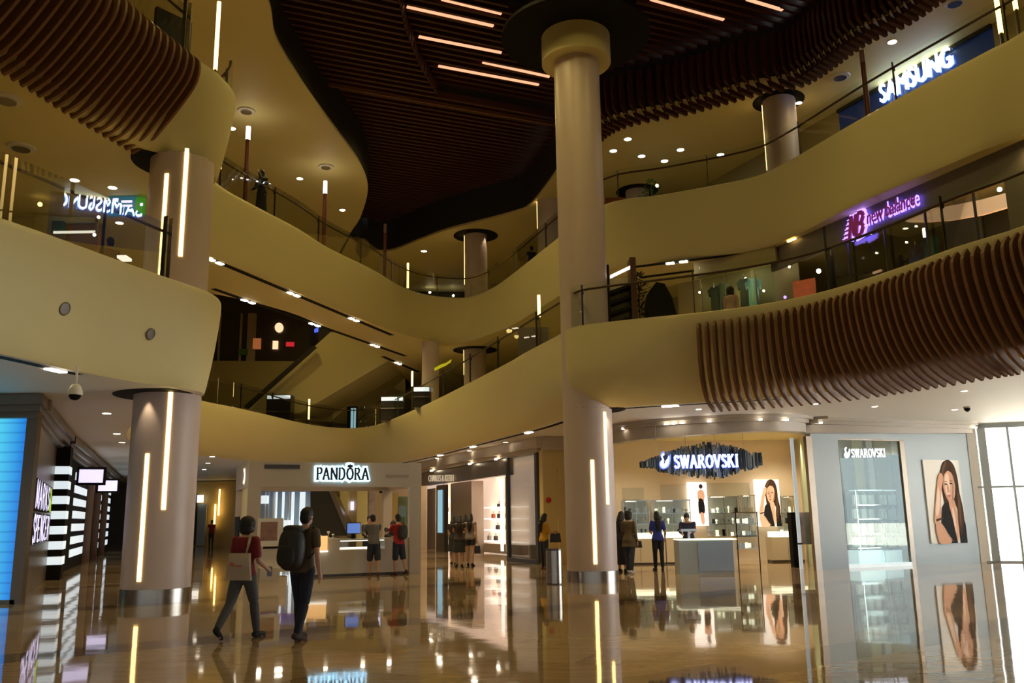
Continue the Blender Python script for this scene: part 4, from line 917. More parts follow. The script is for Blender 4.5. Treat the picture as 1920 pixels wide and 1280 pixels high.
# left jamb, with a poster seen edge-on
o = one('jamb', 'white_paint', lambda m: m.box((2.95, 27.3, 1.92), (.16, .5, 3.84), .35)); tag(o, 'white jamb of the jewellery shop just right of the middle column', 'jamb')
pm('poster_pale', (.72, .82, .84), .35, emit=(.75, .9, .95), es=.5, var=0); pm('hair_brown', (.065, .032, .02), .9, var=.3, scale=20); pm('poster_skin', (.72, .40, .27), .8, var=.08, scale=5); pm('poster_black', (.012, .012, .016), .9, var=0); pm('poster_lip', (.5, .12, .12), .5, var=0)
pm('poster_glow', (.95, .95, .92), .4, emit=(1, .96, .9), es=.75, var=0); pm('poster_skin_glow', (.80, .50, .36), .5, emit=(.95, .50, .30), es=.45, var=0); pm('poster_shade', (.55, .30, .2), .5, var=0)
# fittings of the back wall
def bslab(m, x0, y0, x1, y1, t=.1, out=.0, **k): return BK.slab(m, x0, y0, x1, y1, t, out=out, **k)
o = one('wall_recess', 'cabinet', lambda m: bslab(m, 1166, 914, 1207, 936, .03, .04)); tag(o, 'tan wall panel at the left of the shop back wall', 'panel')
o = one('wall_recess', 'cabinet', lambda m: bslab(m, 1238, 908, 1286, 936, .03, .04)); tag(o, 'tan wall panel right of the first one, left of the backlit poster', 'panel')
o = one('wall_recess', 'cabinet', lambda m: bslab(m, 1322, 905, 1405, 930, .03, .04)); tag(o, 'long tan wall panel between backlit poster and portrait', 'panel')
pm('cab_back', (.42, .42, .33), .4, emit=(1, .95, .7), es=.10, var=.1); pm('silver', (.75, .75, .7), .25, metal=.8, var=.1)
def cabinet(x0, x1, y0, lab, n):
    a, b, zt, zb = BK.rect(x0, y0, x1, 1005); e = empty('display_cabinet', v3((a+b)/2, zb), lab, 'cabinet', 'glass display cabinets on the shop back wall')
    one('back', 'cab_back', lambda m: bslab(m, x0, y0, x1, 1005, .04, .08), e); one('glass_front', 'shop_glass', lambda m: bslab(m, x0+1, y0+1, x1-1, 1003, .01, .52), e)
    for y in (y0+1, 962, 982): one('shelf', 'steel', lambda m: bslab(m, x0, y-1, x1, y+1, .42, .5), e)
    one('top_light', 'shelf_lit', lambda m: bslab(m, x0+3, y0+1, x0+(x1-x0)*.5, y0+3, .1, .5), e)
    for x in (x0, (x0+x1)/2, x1): one('upright', 'steel', lambda m: bslab(m, x-.6, y0, x+.6, 1005, .04, .5), e)
    for y in (961, 981, 1004):
        for k in range(n):
            x = x0+4+(x1-x0-8)*k/(n-1)+random.uniform(-1.5, 1.5); p = BK.hit(x, y)-BK.n*.3; h = random.uniform(.12, .24); w = random.uniform(.03, .06)
            mb = MB()
            if random.random() < .5: mb.lathe(p, [(w, 0), (w*.5, .02), (w*.35, h*.5), (w*1.1, h*.75), (w*.7, h), (.005, h+.01)], 8)
            else: mb.box((p.x, p.y, p.z+h/2), (w*2.2, .03, h), 0); mb.box((p.x, p.y-.03, p.z+.01), (w*2.4, .1, .02), 0)
            o = build(mb, 'jewellery_stand', random.choice(['white_paint', 'silver', 'counter_lit', 'white_paint', 'black']))
            tag(o, 'small jewellery display in '+lab, 'display stand', 'jewellery in '+lab)
cabinet(1165, 1212, 938, 'the glass cabinet behind the two walking women', 6)
cabinet(1222, 1288, 937, 'the glass cabinet behind the blue-shirted woman', 8)
cabinet(1322, 1380, 930, 'the glass cabinet left of the portrait poster', 8)
cabinet(1383, 1408, 928, 'the narrow glass cabinet touching the portrait poster', 4)
cabinet(1458, 1480, 930, 'the narrow glass cabinet right of the portrait poster', 3)
def counter(x0, x1, y0, y1, out, lab, mat='cabinet'):
    a, b, zt, zb = BK.rect(x0, y0, x1, y1); e = empty('shop_counter', v3((a+b)/2-BK.n*out, 0), lab, 'counter')
    one('body', mat, lambda m: bslab(m, x0, y0, x1, y1, .6, out, z0=.06), e); one('lit_top', 'counter_lit', lambda m: bslab(m, x0+1, y0-10, x1-1, y0, .5, out-.02), e); one('plinth', 'dark_steel', lambda m: bslab(m, x0, y0, x1, y1, .5, out-.05, z0=0, z1=.06), e)
    n = int((x1-x0)/22)
    for k in range(1, n): one('door_line', 'taupe', lambda m: bslab(m, x0+(x1-x0)*k/n-.4, y0+2, x0+(x1-x0)*k/n+.4, y1, .01, out+.01, z0=.08), e)
counter(1165, 1232, 1008, 1053, 1.3, 'long cream counter with lit glass top behind the two walking women')
counter(1234, 1276, 1006, 1053, 1.3, 'cream counter with lit glass top between blue-shirted woman and grey desk')
counter(1424, 1482, 1005, 1054, 1.3, 'cream counter with bright lit top under the portrait poster')
# backlit poster with a standing figure, and the portrait
def flat_poster(name, lab, pl, x0, y0, x1, y1, shapes, bgmat, out=.1, cat='poster'):
    a, b, zt, zb = pl.rect(x0, y0, x1, y1); e = empty(name, v3((a+b)/2-pl.n*out, zb), lab, cat)
    A = v3(a, zb)-pl.n*out; U = (b-a); H = zt-zb
    one('sheet', bgmat, lambda m: m.prism([A, A+U, A+U+Vector((0, 0, H)), A+Vector((0, 0, H))], pl.n*.04), e)
    mb = MB(); mats = []; k = 0
    for mat, pts in shapes:
        if mat not in mats: mats.append(mat)
        k += 1; m2 = MB(); P = [A+U*x+Vector((0, 0, H*y))-pl.n*(.002+.0015*k) for x, y in pts]
        mb.add(P, [tuple(range(len(P)))], mats.index(mat))
    build(mb, 'printed_image', mats, e); return e
def oval(cx, cy, rx, ry, n=20, rot=0.0): return [(cx+rx*math.cos(t)*math.cos(rot)-ry*math.sin(t)*math.sin(rot), cy+rx*math.cos(t)*math.sin(rot)*.5+ry*math.sin(t)*math.cos(rot)) for t in [2*math.pi*k/n for k in range(n)]]
def smooth(pts, n=4): return [(p.x, p.y) for p in cr([Vector((a, b, 0)) for a, b in pts], n, True)]
pm('hair_light', (.15, .08, .045), .9, var=.2, scale=20); pm('skin_light', (.88, .62, .47), .5, var=.05)
def portrait(skin, k=1):
    hair = 'hair_brown'; S = []
    S.append((hair, smooth([(.50,.93),(.60,.99),(.74,1.0),(.86,.93),(.92,.78),(.93,.60),(.98,.42),(.97,.22),(.88,.25),(.78,.45),(.50,.45),(.44,.62),(.44,.80)])))
    S.append((skin, smooth([(.60,.54),(.74,.52),(.79,.40),(.80,.15),(.76,.03),(.68,.10),(.62,.36)])))
    S.append(('poster_black', [(.28,.0),(.32,.25),(.38,.42),(.48,.49),(.59,.47),(.65,.30),(.70,.10),(.73,.0)]))
    S.append(('poster_black', [(.80,.0),(.80,.14),(.82,.30),(.86,.42),(.94,.38),(1.0,.22),(1.0,.0)]))
    S.append(('skin_light', smooth([(.66,.40),(.70,.40),(.73,.2),(.70,.12),(.68,.22)])))
    S.append((hair, smooth([(.82,.62),(.92,.60),(.96,.40),(.93,.20),(.84,.08),(.80,.22),(.82,.42)])))
    S.append(('hair_light', smooth([(.86,.60),(.90,.55),(.90,.32),(.85,.18),(.85,.40)])))
    S.append((skin, smooth([(.47,.76),(.52,.84),(.64,.87),(.77,.83),(.81,.70),(.78,.58),(.68,.50),(.61,.49),(.53,.55),(.48,.66)])))
    S.append(('skin_light', smooth([(.56,.80),(.66,.82),(.66,.64),(.60,.56),(.54,.62)])))
    S.append((hair, smooth([(.44,.86),(.56,.96),(.72,.94),(.64,.87),(.54,.82),(.49,.72),(.46,.60),(.41,.70)])))
    S.append((hair, smooth([(.72,.94),(.84,.90),(.88,.72),(.84,.56),(.80,.60),(.81,.74),(.76,.85)])))
    S.append(('hair_light', smooth([(.56,.96),(.64,.97),(.56,.88),(.50,.76),(.47,.70),(.47,.84)])))
    for x, y in ((.555,.705),(.70,.715)): S.append(('poster_black', oval(x, y, .045, .009, 10))); S.append((hair, smooth([(x-.06,y+.022),(x,y+.036),(x+.06,y+.026),(x,y+.028)], 2)))
    S.append(('poster_shade', smooth([(.60,.70),(.615,.70),(.64,.615),(.59,.61)], 2))); S.append(('poster_shade', smooth([(.77,.72),(.81,.70),(.77,.57),(.70,.51),(.74,.60)])))
    S.append(('poster_lip', smooth([(.56,.567),(.60,.578),(.63,.574),(.67,.567),(.62,.552)], 2)))
    S.append((skin, smooth([(.12,.26),(.17,.40),(.24,.56),(.31,.70),(.38,.76),(.46,.74),(.42,.66),(.36,.50),(.32,.32),(.22,.22)])))
    S.append(('skin_light', smooth([(.18,.34),(.25,.54),(.33,.68),(.34,.56),(.27,.36)])))
    S.append((skin, smooth([(.31,.70),(.36,.80),(.44,.84),(.49,.80),(.46,.72),(.40,.66)])))
    S.append((hair, [(.17,.285),(.37,.31),(.37,.285),(.17,.26)]))
    S.append((skin, smooth([(.14,.20),(.26,.25),(.36,.20),(.46,.11),(.54,.03),(.48,.0),(.22,.0),(.16,.08)])))
    for j in range(4): S.append(('poster_shade', [(.30+.05*j,.20-.035*j),(.44+.05*j,.13-.035*j),(.44+.05*j,.124-.035*j),(.30+.05*j,.192-.035*j)]))
    return S
flat_poster('poster', 'portrait poster of a long-haired woman on the shop back wall above the lit counter', BK, 1410, 899, 1457, 986, portrait('poster_skin_glow'), 'poster_glow', .3)
fig = [('hair_brown', oval(.70, .90, .10, .055)), ('poster_skin_glow', smooth([(.55,.80),(.78,.82),(.88,.70),(.80,.55),(.55,.58),(.50,.70)])), ('poster_black', smooth([(.55,.60),(.80,.58),(.84,.30),(.55,.28)])), ('poster_skin_glow', smooth([(.60,.28),(.78,.28),(.80,.05),(.66,.05)]))]
flat_poster('lightbox', 'white backlit poster with a small standing figure behind the grey desk', BK, 1286, 904, 1322, 985, fig, 'shelf_lit', .3)
# front desk
dk = at(1326, 1076, z=0); e = empty('service_desk', dk, 'grey service desk with mirrored front panel inside the jewellery shop', 'desk')
PD = Plane(dk[:2], (1, .02))
one('body', 'grey_panel', lambda m: PD.slab(m, 1274, 1012, 1379, 1076, .7, z0=0), e); one('top', 'counter_lit', lambda m: PD.slab(m, 1272, 1010, 1381, 1012, .75, out=.03), e)
pm('mirror', (.22, .21, .19), .08, metal=1, var=.1, scale=3); one('mirror_panel', 'mirror', lambda m: PD.slab(m, 1309, 1016, 1376, 1070, .02, out=.02), e); one('edge', 'white_paint', lambda m: PD.slab(m, 1375, 1012, 1380, 1076, .03, out=.03, z0=0), e)
o = one('laptop_stand', 'steel', lambda m: (PD.off(.3).slab(m, 1277, 991, 1306, 996, .25), PD.off(.3).slab(m, 1290, 996, 1294, 1011, .05))); tag(o, 'small reading stand on the left of the grey service desk', 'stand')
q = PD.off(1.0); e = empty('display_table', v3(q.hit(1402, 1050), 0), 'glass display table with dark frame right of the grey desk', 'table')
for x in (1382, 1422): one('leg', 'black', lambda m: q.slab(m, x-.8, 960, x+.8, 1050, .03, z0=0), e)
for y in (960, 982, 1005, 1028): one('shelf', 'black' if y in (960, 1005) else 'steel', lambda m: q.slab(m, 1382, y-.7, 1422, y+.7, .5), e)
one('glass_front', 'shop_glass', lambda m: q.slab(m, 1383, 962, 1421, 1027, .01, out=.02), e)
for y, n in ((981, 6), (1004, 7), (1027, 6)):
    for k in range(n):
        p = q.hit(1387+k*5.5, y)+q.n*.2; mb = MB(); mb.box((p.x, p.y, p.z+.07), (.06, .06, .12+.04*(k % 2)), 0); o = build(mb, 'gift_box', random.choice(['white_paint', 'counter_lit', 'silver'])); tag(o, 'pale gift box on a shelf of the glass display table', 'box', 'gift boxes on the glass display table')
# the crystal sign
sp = at(1316, 862, y=25.35); PSg = Plane((sp.x, 25.35), (1, 0.02))
e = empty('shop_sign', (sp.x, 25.35, sp.z), 'hanging sign of blue-grey crystal rods with glowing white name', 'sign')
pm('rod_dark', (.05, .06, .08), .25, metal=.4, var=.2); pm('rod_blue', (.22, .30, .45), .15, metal=.6, var=.2); pm('rod_pale', (.55, .62, .72), .12, metal=.7, var=.2); pm('rod_olive', (.25, .28, .2), .2, metal=.5, var=.2)
env = [(1203,864,877),(1225,856,879),(1240,850,886),(1262,842,891),(1285,833,893),(1308,829,897),(1330,826,900),(1355,829,897),(1372,832,894),(1390,838,884),(1408,846,882),(1428,848,874)]
mb = MB(); x = 1203.0
def envl(x, i):
    for a, b in zip(env, env[1:]):
        if a[0] <= x <= b[0]: return lerp(a[i], b[i], (x-a[0])/(b[0]-a[0]))
while x < 1428:
    for lay in range(3):
        c = random.uniform(0, 1); t, b_ = envl(x, 1), envl(x, 2); m_ = (t+b_)/2
        y0 = t+(m_-t)*random.uniform(0, .55); y1 = b_-(b_-m_)*random.uniform(0, .55)
        w = random.uniform(.9, 1.9); k = random.uniform(-.05, .22)
        PSg.slab(mb, x-w, y0, x+w, y1, .035, random.choice([0, 0, 1, 1, 2, 3]), out=-k)
    x += 2.1
build(mb, 'crystal_rods', ['rod_dark', 'rod_blue', 'rod_pale', 'rod_olive'], e)
pm('swan_white', (.9, .92, 1), .4, emit=(.86, .88, 1), es=1.7, var=0); pm('swan_blue', (.2, .3, .8), .4, emit=(.10, .16, .85), es=1.4, var=0)
a = PSg.hit(1264, 877)-PSg.n*.09; b = PSg.hit(1385, 874.5)-PSg.n*.09; zt = PSg.hit(1325, 852.5).z
serif_mesh('lettering_halo', 'SWAROVSKI', 'swan_blue', a+PSg.n*.03-Vector((0, 0, .01)), b-a, (0, 0, 1), zt-a.z-.02, (b-a).length, .02, .22, e)
serif_mesh('lettering', 'SWAROVSKI', 'swan_white', a, b-a, (0, 0, 1), zt-a.z-.02, (b-a).length, .03, .15, e)
def swan(m, pl, x0, y0, x1, y1, out):
    A = pl.hit(x0, y1)-pl.n*out; U = pl.hit(x1, y1)-pl.hit(x0, y1); H = pl.hit(x0, y0).z-pl.hit(x0, y1).z
    S = smooth([(.30,.95),(.42,1.0),(.50,.92),(.44,.86),(.34,.84),(.30,.74),(.40,.62),(.42,.46),(.34,.36),(.50,.34),(.62,.52),(.84,.66),(1.0,.86),(.98,.56),(.86,.30),(.62,.12),(.30,.06),(.06,.18),(.02,.36),(.14,.50),(.26,.56),(.22,.66),(.16,.76),(.20,.88)], 3)
    m.prism([A+U*x+Vector((0, 0, H*y)) for x, y in S], -pl.n*.03)
one('swan_panel', 'swan_blue', lambda m: swan(m, PSg, 1235, 846, 1258, 882, .07), e); one('swan_emblem', 'swan_white', lambda m: swan(m, PSg, 1237, 850, 1254, 879, .11), e)
for x in (1230, 1285, 1340, 1393): one('hanger', 'steel', lambda m: PSg.slab(m, x-.4, 815, x+.4, 850, .01, z1=4.2), e)
# right jamb: glass fin and side light
JF = W0.copy(); pf = at(1503, 1066, z=0)
e = empty('glass_door', v3(pf, 0), 'folded-back glass door with bright white edge right of the jewellery shop opening', 'door')
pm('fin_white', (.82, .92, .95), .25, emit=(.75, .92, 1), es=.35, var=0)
PF = Plane(pf[:2], (1, .25))
one('edge', 'fin_white', lambda m: m.box((pf.x, pf.y, 1.92), (.10, .05, 3.84), .25), e); one('leaf', 'green_glass', lambda m: PF.slab(m, 1507, 815, 1530, 1064, .012, z0=.02, z1=3.82, out=-.05), e)
one('side_frame', 'bronze', lambda m: m.box((W0.x-.12, W0.y-.06, 1.92), (.22, .12, 3.84), .4), e)
one('handle', 'dark_steel', lambda m: m.box((pf.x, pf.y-.04, .72), (.14, .03, .05), .25), e)
o = one('side_display', 'poster_mix', lambda m: PF.off(.5).slab(m, 1509, 960, 1528, 1020, .3)); tag(o, 'reddish display block behind the folded glass door', 'display block')
o = one('curtain', 'black', lambda m: PF.off(.6).slab(m, 1486, 960, 1500, 1062, .2, z0=0)); tag(o, 'narrow dark cabinet end just left of the white glass door edge', 'cabinet')
mb = MB(); q = W1-PW.n*.05; mb.wall((q+PW.n*.25)[:2], (q+PW.n*4.2)[:2], 0, 4.33, .12); struct(mb, 'wall_daylight_block', 'grey_panel')  # unseen wall added to block daylight behind the shop window
# grey panelled wall with window and poster
WINX = (1574, 1722)
def pspan(m, x0, x1, z0, z1, t=.25, out=0.0):
    a = PW.hit(x0, 950)-PW.n*out; b = PW.hit(x1, 950)-PW.n*out; m.prism([v3(a, z0), v3(b, z0), v3(b, z1), v3(a, z1)], PW.n*t)
mb = MB(); pspan(mb, 1530, 1582, 0, 4.08); pspan(mb, 1707, 1840, 0, 4.08); pspan(mb, 1582, 1707, 3.80, 4.08); struct(mb, 'wall_right_shop', 'grey_panel')
for i, x in enumerate((1552, 1722)): pass
e = empty('display_window', v3(PW.hit(1640, 1050), 0), 'tall shop window in the grey wall with small white name on the glass', 'window')
one('pane', 'window_glass', lambda m: pspan(m, 1585, 1700, .03, 3.78, .012, -.04), e); one('reveal', 'bronze', lambda m: pspan(m, 1699, 1707, 0, 3.80, .35, .0), e); one('sill', 'fin_white', lambda m: pspan(m, 1582, 1700, 0, .10, .3, .0), e); one('head_frame', 'bronze', lambda m: pspan(m, 1582, 1707, 3.76, 3.80, .1, .0), e)
a = PW.hit(1597, 857)-PW.n*.0; b = PW.hit(1661, 856)-PW.n*.0
serif_mesh('lettering', 'SWAROVSKI', 'swan_white', v3(a, a.z), b-a, (0, 0, 1), .24, (b-a).length, .012, .14, e); one('swan_emblem', 'swan_white', lambda m: swan(m, PW, 1583, 838, 1594, 860, .0), e)
pm('brown_back', (.20, .16, .10), .5, var=.15, scale=3)
PX = PW.off(1.3)
o = one('window_backdrop', 'brown_back', lambda m: (PX.slab(m, 1560, 810, 1720, 1055, .1, z0=0, z1=4.0))); tag(o, 'olive back panel inside the tall shop window', 'panel')
for i, (x0, x1, mt) in enumerate(((1600, 1618, 'yellow_wall'), (1626, 1636, 'shop_cream'), (1640, 1668, 'gold_wall'), (1668, 1690, 'taupe'))):
    o = one('wall_panel', mt, lambda m: PX.slab(m, x0, 825, x1, 920, .05, out=.06)); tag(o, ['yellow strip high inside the tall shop window', 'cream strip high inside the tall shop window', 'gold panel high inside the tall shop window', 'grey-brown panel high inside the tall shop window'][i], 'panel')
for i, (x0, x1) in enumerate(((1580, 1624), (1630, 1700))):
    e = empty('display_shelf', v3(PX.hit((x0+x1)/2, 1040)-PX.n*.6, 0), ['lit glass shelving inside the tall window, left bay', 'lit glass shelving inside the tall window, right bay'][i], 'shelf')
    one('back', 'brown_back', lambda m: PX.slab(m, x0, 920, x1, 1035, .03, out=.25, z0=.25), e)
    for y in (920, 947, 973, 1000, 1026): one('shelf', 'fin_white' if y == 920 else 'steel', lambda m: PX.slab(m, x0, y-1, x1, y+1, .4, out=.68), e)
    for x in (x0, x1): one('upright', 'steel', lambda m: PX.slab(m, x-.6, 920, x+.6, 1035, .03, out=.68, z0=.1), e)
    one('base', 'fin_white', lambda m: PX.slab(m, x0, 1030, x1, 1050, .5, out=.7, z0=.0), e)
    for y in (946, 972, 999, 1025):
        n = 3 if i == 0 else 4
        for k in range(n):
            x = x0+8+(x1-x0-16)*k/(n-1); p = PX.hit(x, y)-PX.n*.45; w = .20 if i == 0 else .24; h = .3
            mb = MB(); d = PX.d; q0 = p-d*w/2
            mb.prism([q0, q0+d*w, q0+d*w*.96+Vector((0, 0, h)), q0+d*w*.04+Vector((0, 0, h))], PX.n*.1)
            mb.tube([p+d*(w*.22*math.cos(t))+Vector((0, 0, h+.07*math.sin(t))) for t in [math.pi*j/6 for j in range(7)]], .007, 5)
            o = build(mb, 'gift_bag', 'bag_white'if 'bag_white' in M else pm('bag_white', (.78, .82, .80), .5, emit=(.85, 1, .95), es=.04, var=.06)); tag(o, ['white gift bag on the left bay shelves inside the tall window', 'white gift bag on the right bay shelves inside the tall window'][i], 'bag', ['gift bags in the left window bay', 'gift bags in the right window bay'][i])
# portrait poster on the grey wall
flat_poster('poster', 'large portrait poster of a long-haired woman on the grey wall near the entrance', PW, 1736, 862, 1803, 1018, portrait('poster_skin'), 'white_paint', .05)
pm('blue_line', (.1, .4, .8), .4, emit=(.1, .45, .9), es=.8, var=0)
e = empty('light_strip', PW.hit(1767, 803), 'thin blue and black strip high on the grey wall above the portrait', 'strip')
one('glow', 'blue_line', lambda m: PW.slab(m, 1727, 800, 1806, 807, .05, out=.1), e); one('core', 'black', lambda m: PW.slab(m, 1740, 802, 1800, 805, .05, out=.12), e)
# ------------------------------------------------------------------ glazed entrance at the far right
G0 = PW.hit(1832, 1000); G0.z = 0; G1 = Vector((26, 24.5, 0)); gd = (G1-G0).normalized(); PG = Plane(G0[:2], gd[:2])
def gspan(m, x0, x1, z0, z1, t=.1, out=0.0):
    a = PG.hit(x0, 950)-PG.n*out; b = PG.hit(x1, 950)-PG.n*out; m.prism([v3(a, z0), v3(b, z0), v3(b, z1), v3(a, z1)], PG.n*t)
mb = MB(); gspan(mb, 1828, 1846, 0, 4.35, .12)
struct(mb, 'window_1', 'white_paint')
pm('mullion', (.36, .40, .40), .4, var=.03)
def mul(m):
    for x0, x1 in ((1849, 1864), (1905, 1909), (1990, 2000), (2080, 2095)): gspan(m, x0, x1, 0, 4.35, .12, .02)
    gspan(m, 1838, 2200, 2.30, 2.36, .08, .04); gspan(m, 1838, 2200, 0, .05, .1, .02); gspan(m, 1838, 2200, 4.2, 4.35, .1, .02)
mb = MB(); mul(mb); struct(mb, 'window_2', 'mullion')
mb = MB(); gspan(mb, 1840, 2200, .05, 4.2, .012, -.05); struct(mb, 'window_3', 'shop_glass')
mb = MB(); mb.add([(14, 34.5, -.03), (17.7, 31.5, -.03), (27.5, 25.3, -.03), (27.6, -30, -.03), (110, -30, -.03), (110, 120, -.03), (14, 120, -.03)], [tuple(range(7))]); struct(mb, 'ground_outside', 'white_paint')
pm('street_red', (.5, .2, .16), .5, var=.3); pm('street_blue', (.35, .4, .7), .5, var=.3)
c = at(1813, 762, z=Z0C); e = empty('dome_camera', (c.x, c.y, Z0C), 'small black dome camera on the white ceiling near the entrance', 'camera')
one('base', 'white_paint', lambda m: m.cyl((c.x, c.y), .09, Z0C-.04, Z0C, 16), e); one('dome', 'black', lambda m: m.lathe((c.x, c.y, Z0C), [(.08, -.04), (.075, -.09), (.04, -.13), (.01, -.14)], 16), e, smooth=True)
# ------------------------------------------------------------------ first floor, right: sports shop and neighbours
PN = Plane((8.6, 25.6), (2.8, -6.7))
dN = PN.d if PN.d.y < 0 else -PN.d
def nslab(m, x0, y0, x1, y1, t=.1, out=0.0, pl=None, **k): return (pl or PN).slab(m, x0, y0, x1, y1, t, out=out, **k)
pm('fascia_grey', (.17, .145, .13), .4, var=.04)
shop = empty('shopfront', v3(PN.hit(1640, 480), Z1-.06), 'dark sports shopfront with grey header behind the right first-floor railing', 'shopfront')
a0 = PN.hit(1444, 480); a1 = PN.hit(1905, 380)
ZB = 9.08
def nspan(m, a, b, z0, z1, t=.1, out=0.0): m.prism([v3(a-PN.n*out, z0), v3(b-PN.n*out, z0), v3(b-PN.n*out, z1), v3(a-PN.n*out, z1)], PN.n*t)
one('header', 'fascia_grey', lambda m: nspan(m, a0, a1+dN*2.5, ZB, Z1C, .08), shop)
b0 = PN.hit(1552, 480)
one('pilaster', 'fascia_grey', lambda m: nspan(m, a1-dN*.2, a1+dN*2.5, Z1, ZB, .3, .03), shop)
pm('dark_glass_back', (.012, .012, .013), .3, var=0)
pi = PN.off(3.2)
one('interior', 'dark_glass_back', lambda m: m.prism([v3(b0+PN.n*3.2-dN, Z1), v3(a1+PN.n*3.2, Z1), v3(a1+PN.n*3.2, Z1C), v3(b0+PN.n*3.2-dN, Z1C)], PN.n*.1), shop)
one('glass', 'shop_glass', lambda m: nspan(m, b0, a1, Z1, ZB, .015, -.1), shop)
one('side_wall', 'dark_front', lambda m: m.wall(b0[:2], (b0+PN.n*3.2)[:2], Z1, Z1C, .1), shop)
for x in (1590, 1662, 1742, 1838):
    p = PN.hit(x, 470); one('mullion', 'dark_steel', lambda m: m.box((p.x, p.y, (Z1+ZB)/2), (.05, .05, ZB-Z1), 0), shop)
one('slot_lamp', 'strip_warm', lambda m: nspan(m, PN.hit(1482, 450), PN.hit(1497, 448), Z1C-.06, Z1C-.02, .06, .14), shop)
# its sign
pm('violet', (.3, .2, .9), .4, emit=(.30, .18, 1.0), es=3.2, var=0); pm('sign_maroon', (.20, .02, .08), .4, emit=(.25, .02, .10), es=.35, var=0)
sg = empty('shop_sign', PN.hit(1650, 410), 'violet glowing sports shop sign with big letters and speed lines', 'sign')
P = PN.off(-.12); a = P.hit(1583, 444); b = P.hit(1622, 424)
def fline(x0, y0, x1, y1): 
    p, q = P.hit(x0, y0), P.hit(x1, y1); return p, q
zb = 9.05; L = (P.hit(1616, 420)-P.hit(1590, 420)).length
p0 = v3(P.hit(1590, 420), zb); wb = (v3(P.hit(1618, 420), zb)-p0)
def logo(mat, grow, off):
    o = p0+PN.n*off
    cu = [(-.02-grow, -grow), (1.0+grow, 1.0)]
    mb = MB(); g = grow
    # block letter shape: slanted body with two counters drawn as strokes
    def seg(pts, w):
        for (x1, y1), (x2, y2) in zip(pts, pts[1:]):
            A = o+wb*(x1+.25*y1)+Vector((0, 0, .64*y1)); B = o+wb*(x2+.25*y2)+Vector((0, 0, .64*y2)); d = (B-A).normalized(); e_ = d.cross(PN.n)*(w+g)
            mb.prism([A+e_-d*g, B+e_+d*g, B-e_+d*g, A-e_-d*g], -PN.n*.04)
    seg([(.05, 0), (.05, 1), (.38, .1), (.38, 1)], .05); seg([(.5, 0), (.5, 1), (.8, .98), (.9, .8), (.8, .55), (.5, .52)], .055); seg([(.8, .55), (.95, .35), (.85, .05), (.5, 0)], .055)
    for k in range(5):
        y = .05+k*.19; seg([(-.42+.06*k, y), (.0, y)], .022)
    return mb
build(logo('violet', .05, .05), 'emblem_halo', 'violet', sg); build(logo('sign_maroon', .0, .0), 'emblem', 'sign_maroon', sg)
ta = P.hit(1626, 412); tb = P.hit(1716, 375); q0 = v3(ta, 9.28); td = v3(tb, 9.28)-q0
text_mesh('lettering_halo', 'new balance', 'violet', q0-Vector((0, 0, .05))+PN.n*.05, td, (0, 0, 1), .46, .02, sg, width=td.length+.1); text_mesh('lettering', 'new balance', 'sign_maroon', q0, td, (0, 0, 1), .36, .03, sg, width=td.length, shear=.2)
# lit curved ceiling panel inside, clothes and lamps
pm('peach_panel', (.9, .6, .4), .5, emit=(1, .55, .30), es=.9, var=.15, scale=2)
PIn = PN.off(1.6)
crv = [((1694, 412), (1700, 416)), ((1740, 392), (1740, 416)), ((1790, 384), (1780, 413)), ((1840, 374), (1840, 403)), ((1899, 358), (1899, 386))]
e = empty('ceiling_light_panel', PIn.hit(1800, 400), 'peach lit curved ceiling band inside the dark sports shop', 'light')
mb = MB(); mb.grid([[PIn.hit(*t) for t, b in crv], [PIn.hit(*b) for t, b in crv]]); mb.grid([[PIn.hit(*t)+PN.n*.08 for t, b in crv], [PIn.hit(*b)+PN.n*.08 for t, b in crv]]); build(mb, 'panel', 'peach_panel', e)
def garment(x, y, w, h, col, lab, pl=PIn):
    p = pl.hit(x, y); key = 'cloth_%d_%d' % (x, y); pm(key, col, .7, var=.15)
    d = -pl.d if pl.d.y > 0 else pl.d
    pts = [(-.18, .5), (-.5, .36), (-.42, .12), (-.28, .2), (-.3, -.5), (.3, -.5), (.28, .2), (.42, .12), (.5, .36), (.18, .5), (0, .44)]
    e = empty('garment', p, lab, 'clothing'); mb = MB(); mb.prism([p+d*(a*w)+Vector((0, 0, b*h)) for a, b in pts], pl.n*.12); build(mb, 'cloth', key, e)
    mb = MB(); mb.tube([p+Vector((0, 0, h*.44)), p+Vector((0, 0, h*.5+.10)), p+d*.04+Vector((0, 0, h*.5+.16))], .012, 6); build(mb, 'hanger', 'steel', e)
garment(1600, 470, .5, .75, (.03, .10, .35), 'blue sports jacket hanging in the dark shop window, left of the mullion')
garment(1626, 455, .45, .6, (.02, .06, .2), 'dark blue sports jacket hanging beside the brighter blue one')
garment(1742, 470, .6, .8, (.04, .30, .26), 'green sports top standing above the right balcony edge')
garment(1718, 482, .5, .7, (.05, .05, .22), 'dark navy sports top left of the green one')
garment(1748, 488, .55, .35, (.60, .62, .04), 'bright yellow garment low in front of the green top')
garment(1714, 494, .4, .4, (.10, .14, .5), 'blue garment low beside the navy top')
pm('teal_neon', (.3, .7, .8), .5, emit=(.2, .7, .8), es=1.2, var=0)
o = one('neon_logo', 'teal_neon', lambda m: (PIn.slab(m, 1757, 374, 1762, 378, .03), PIn.slab(m, 1765, 371, 1772, 376, .03))); tag(o, 'tiny teal neon mark under the sports shop header', 'sign')
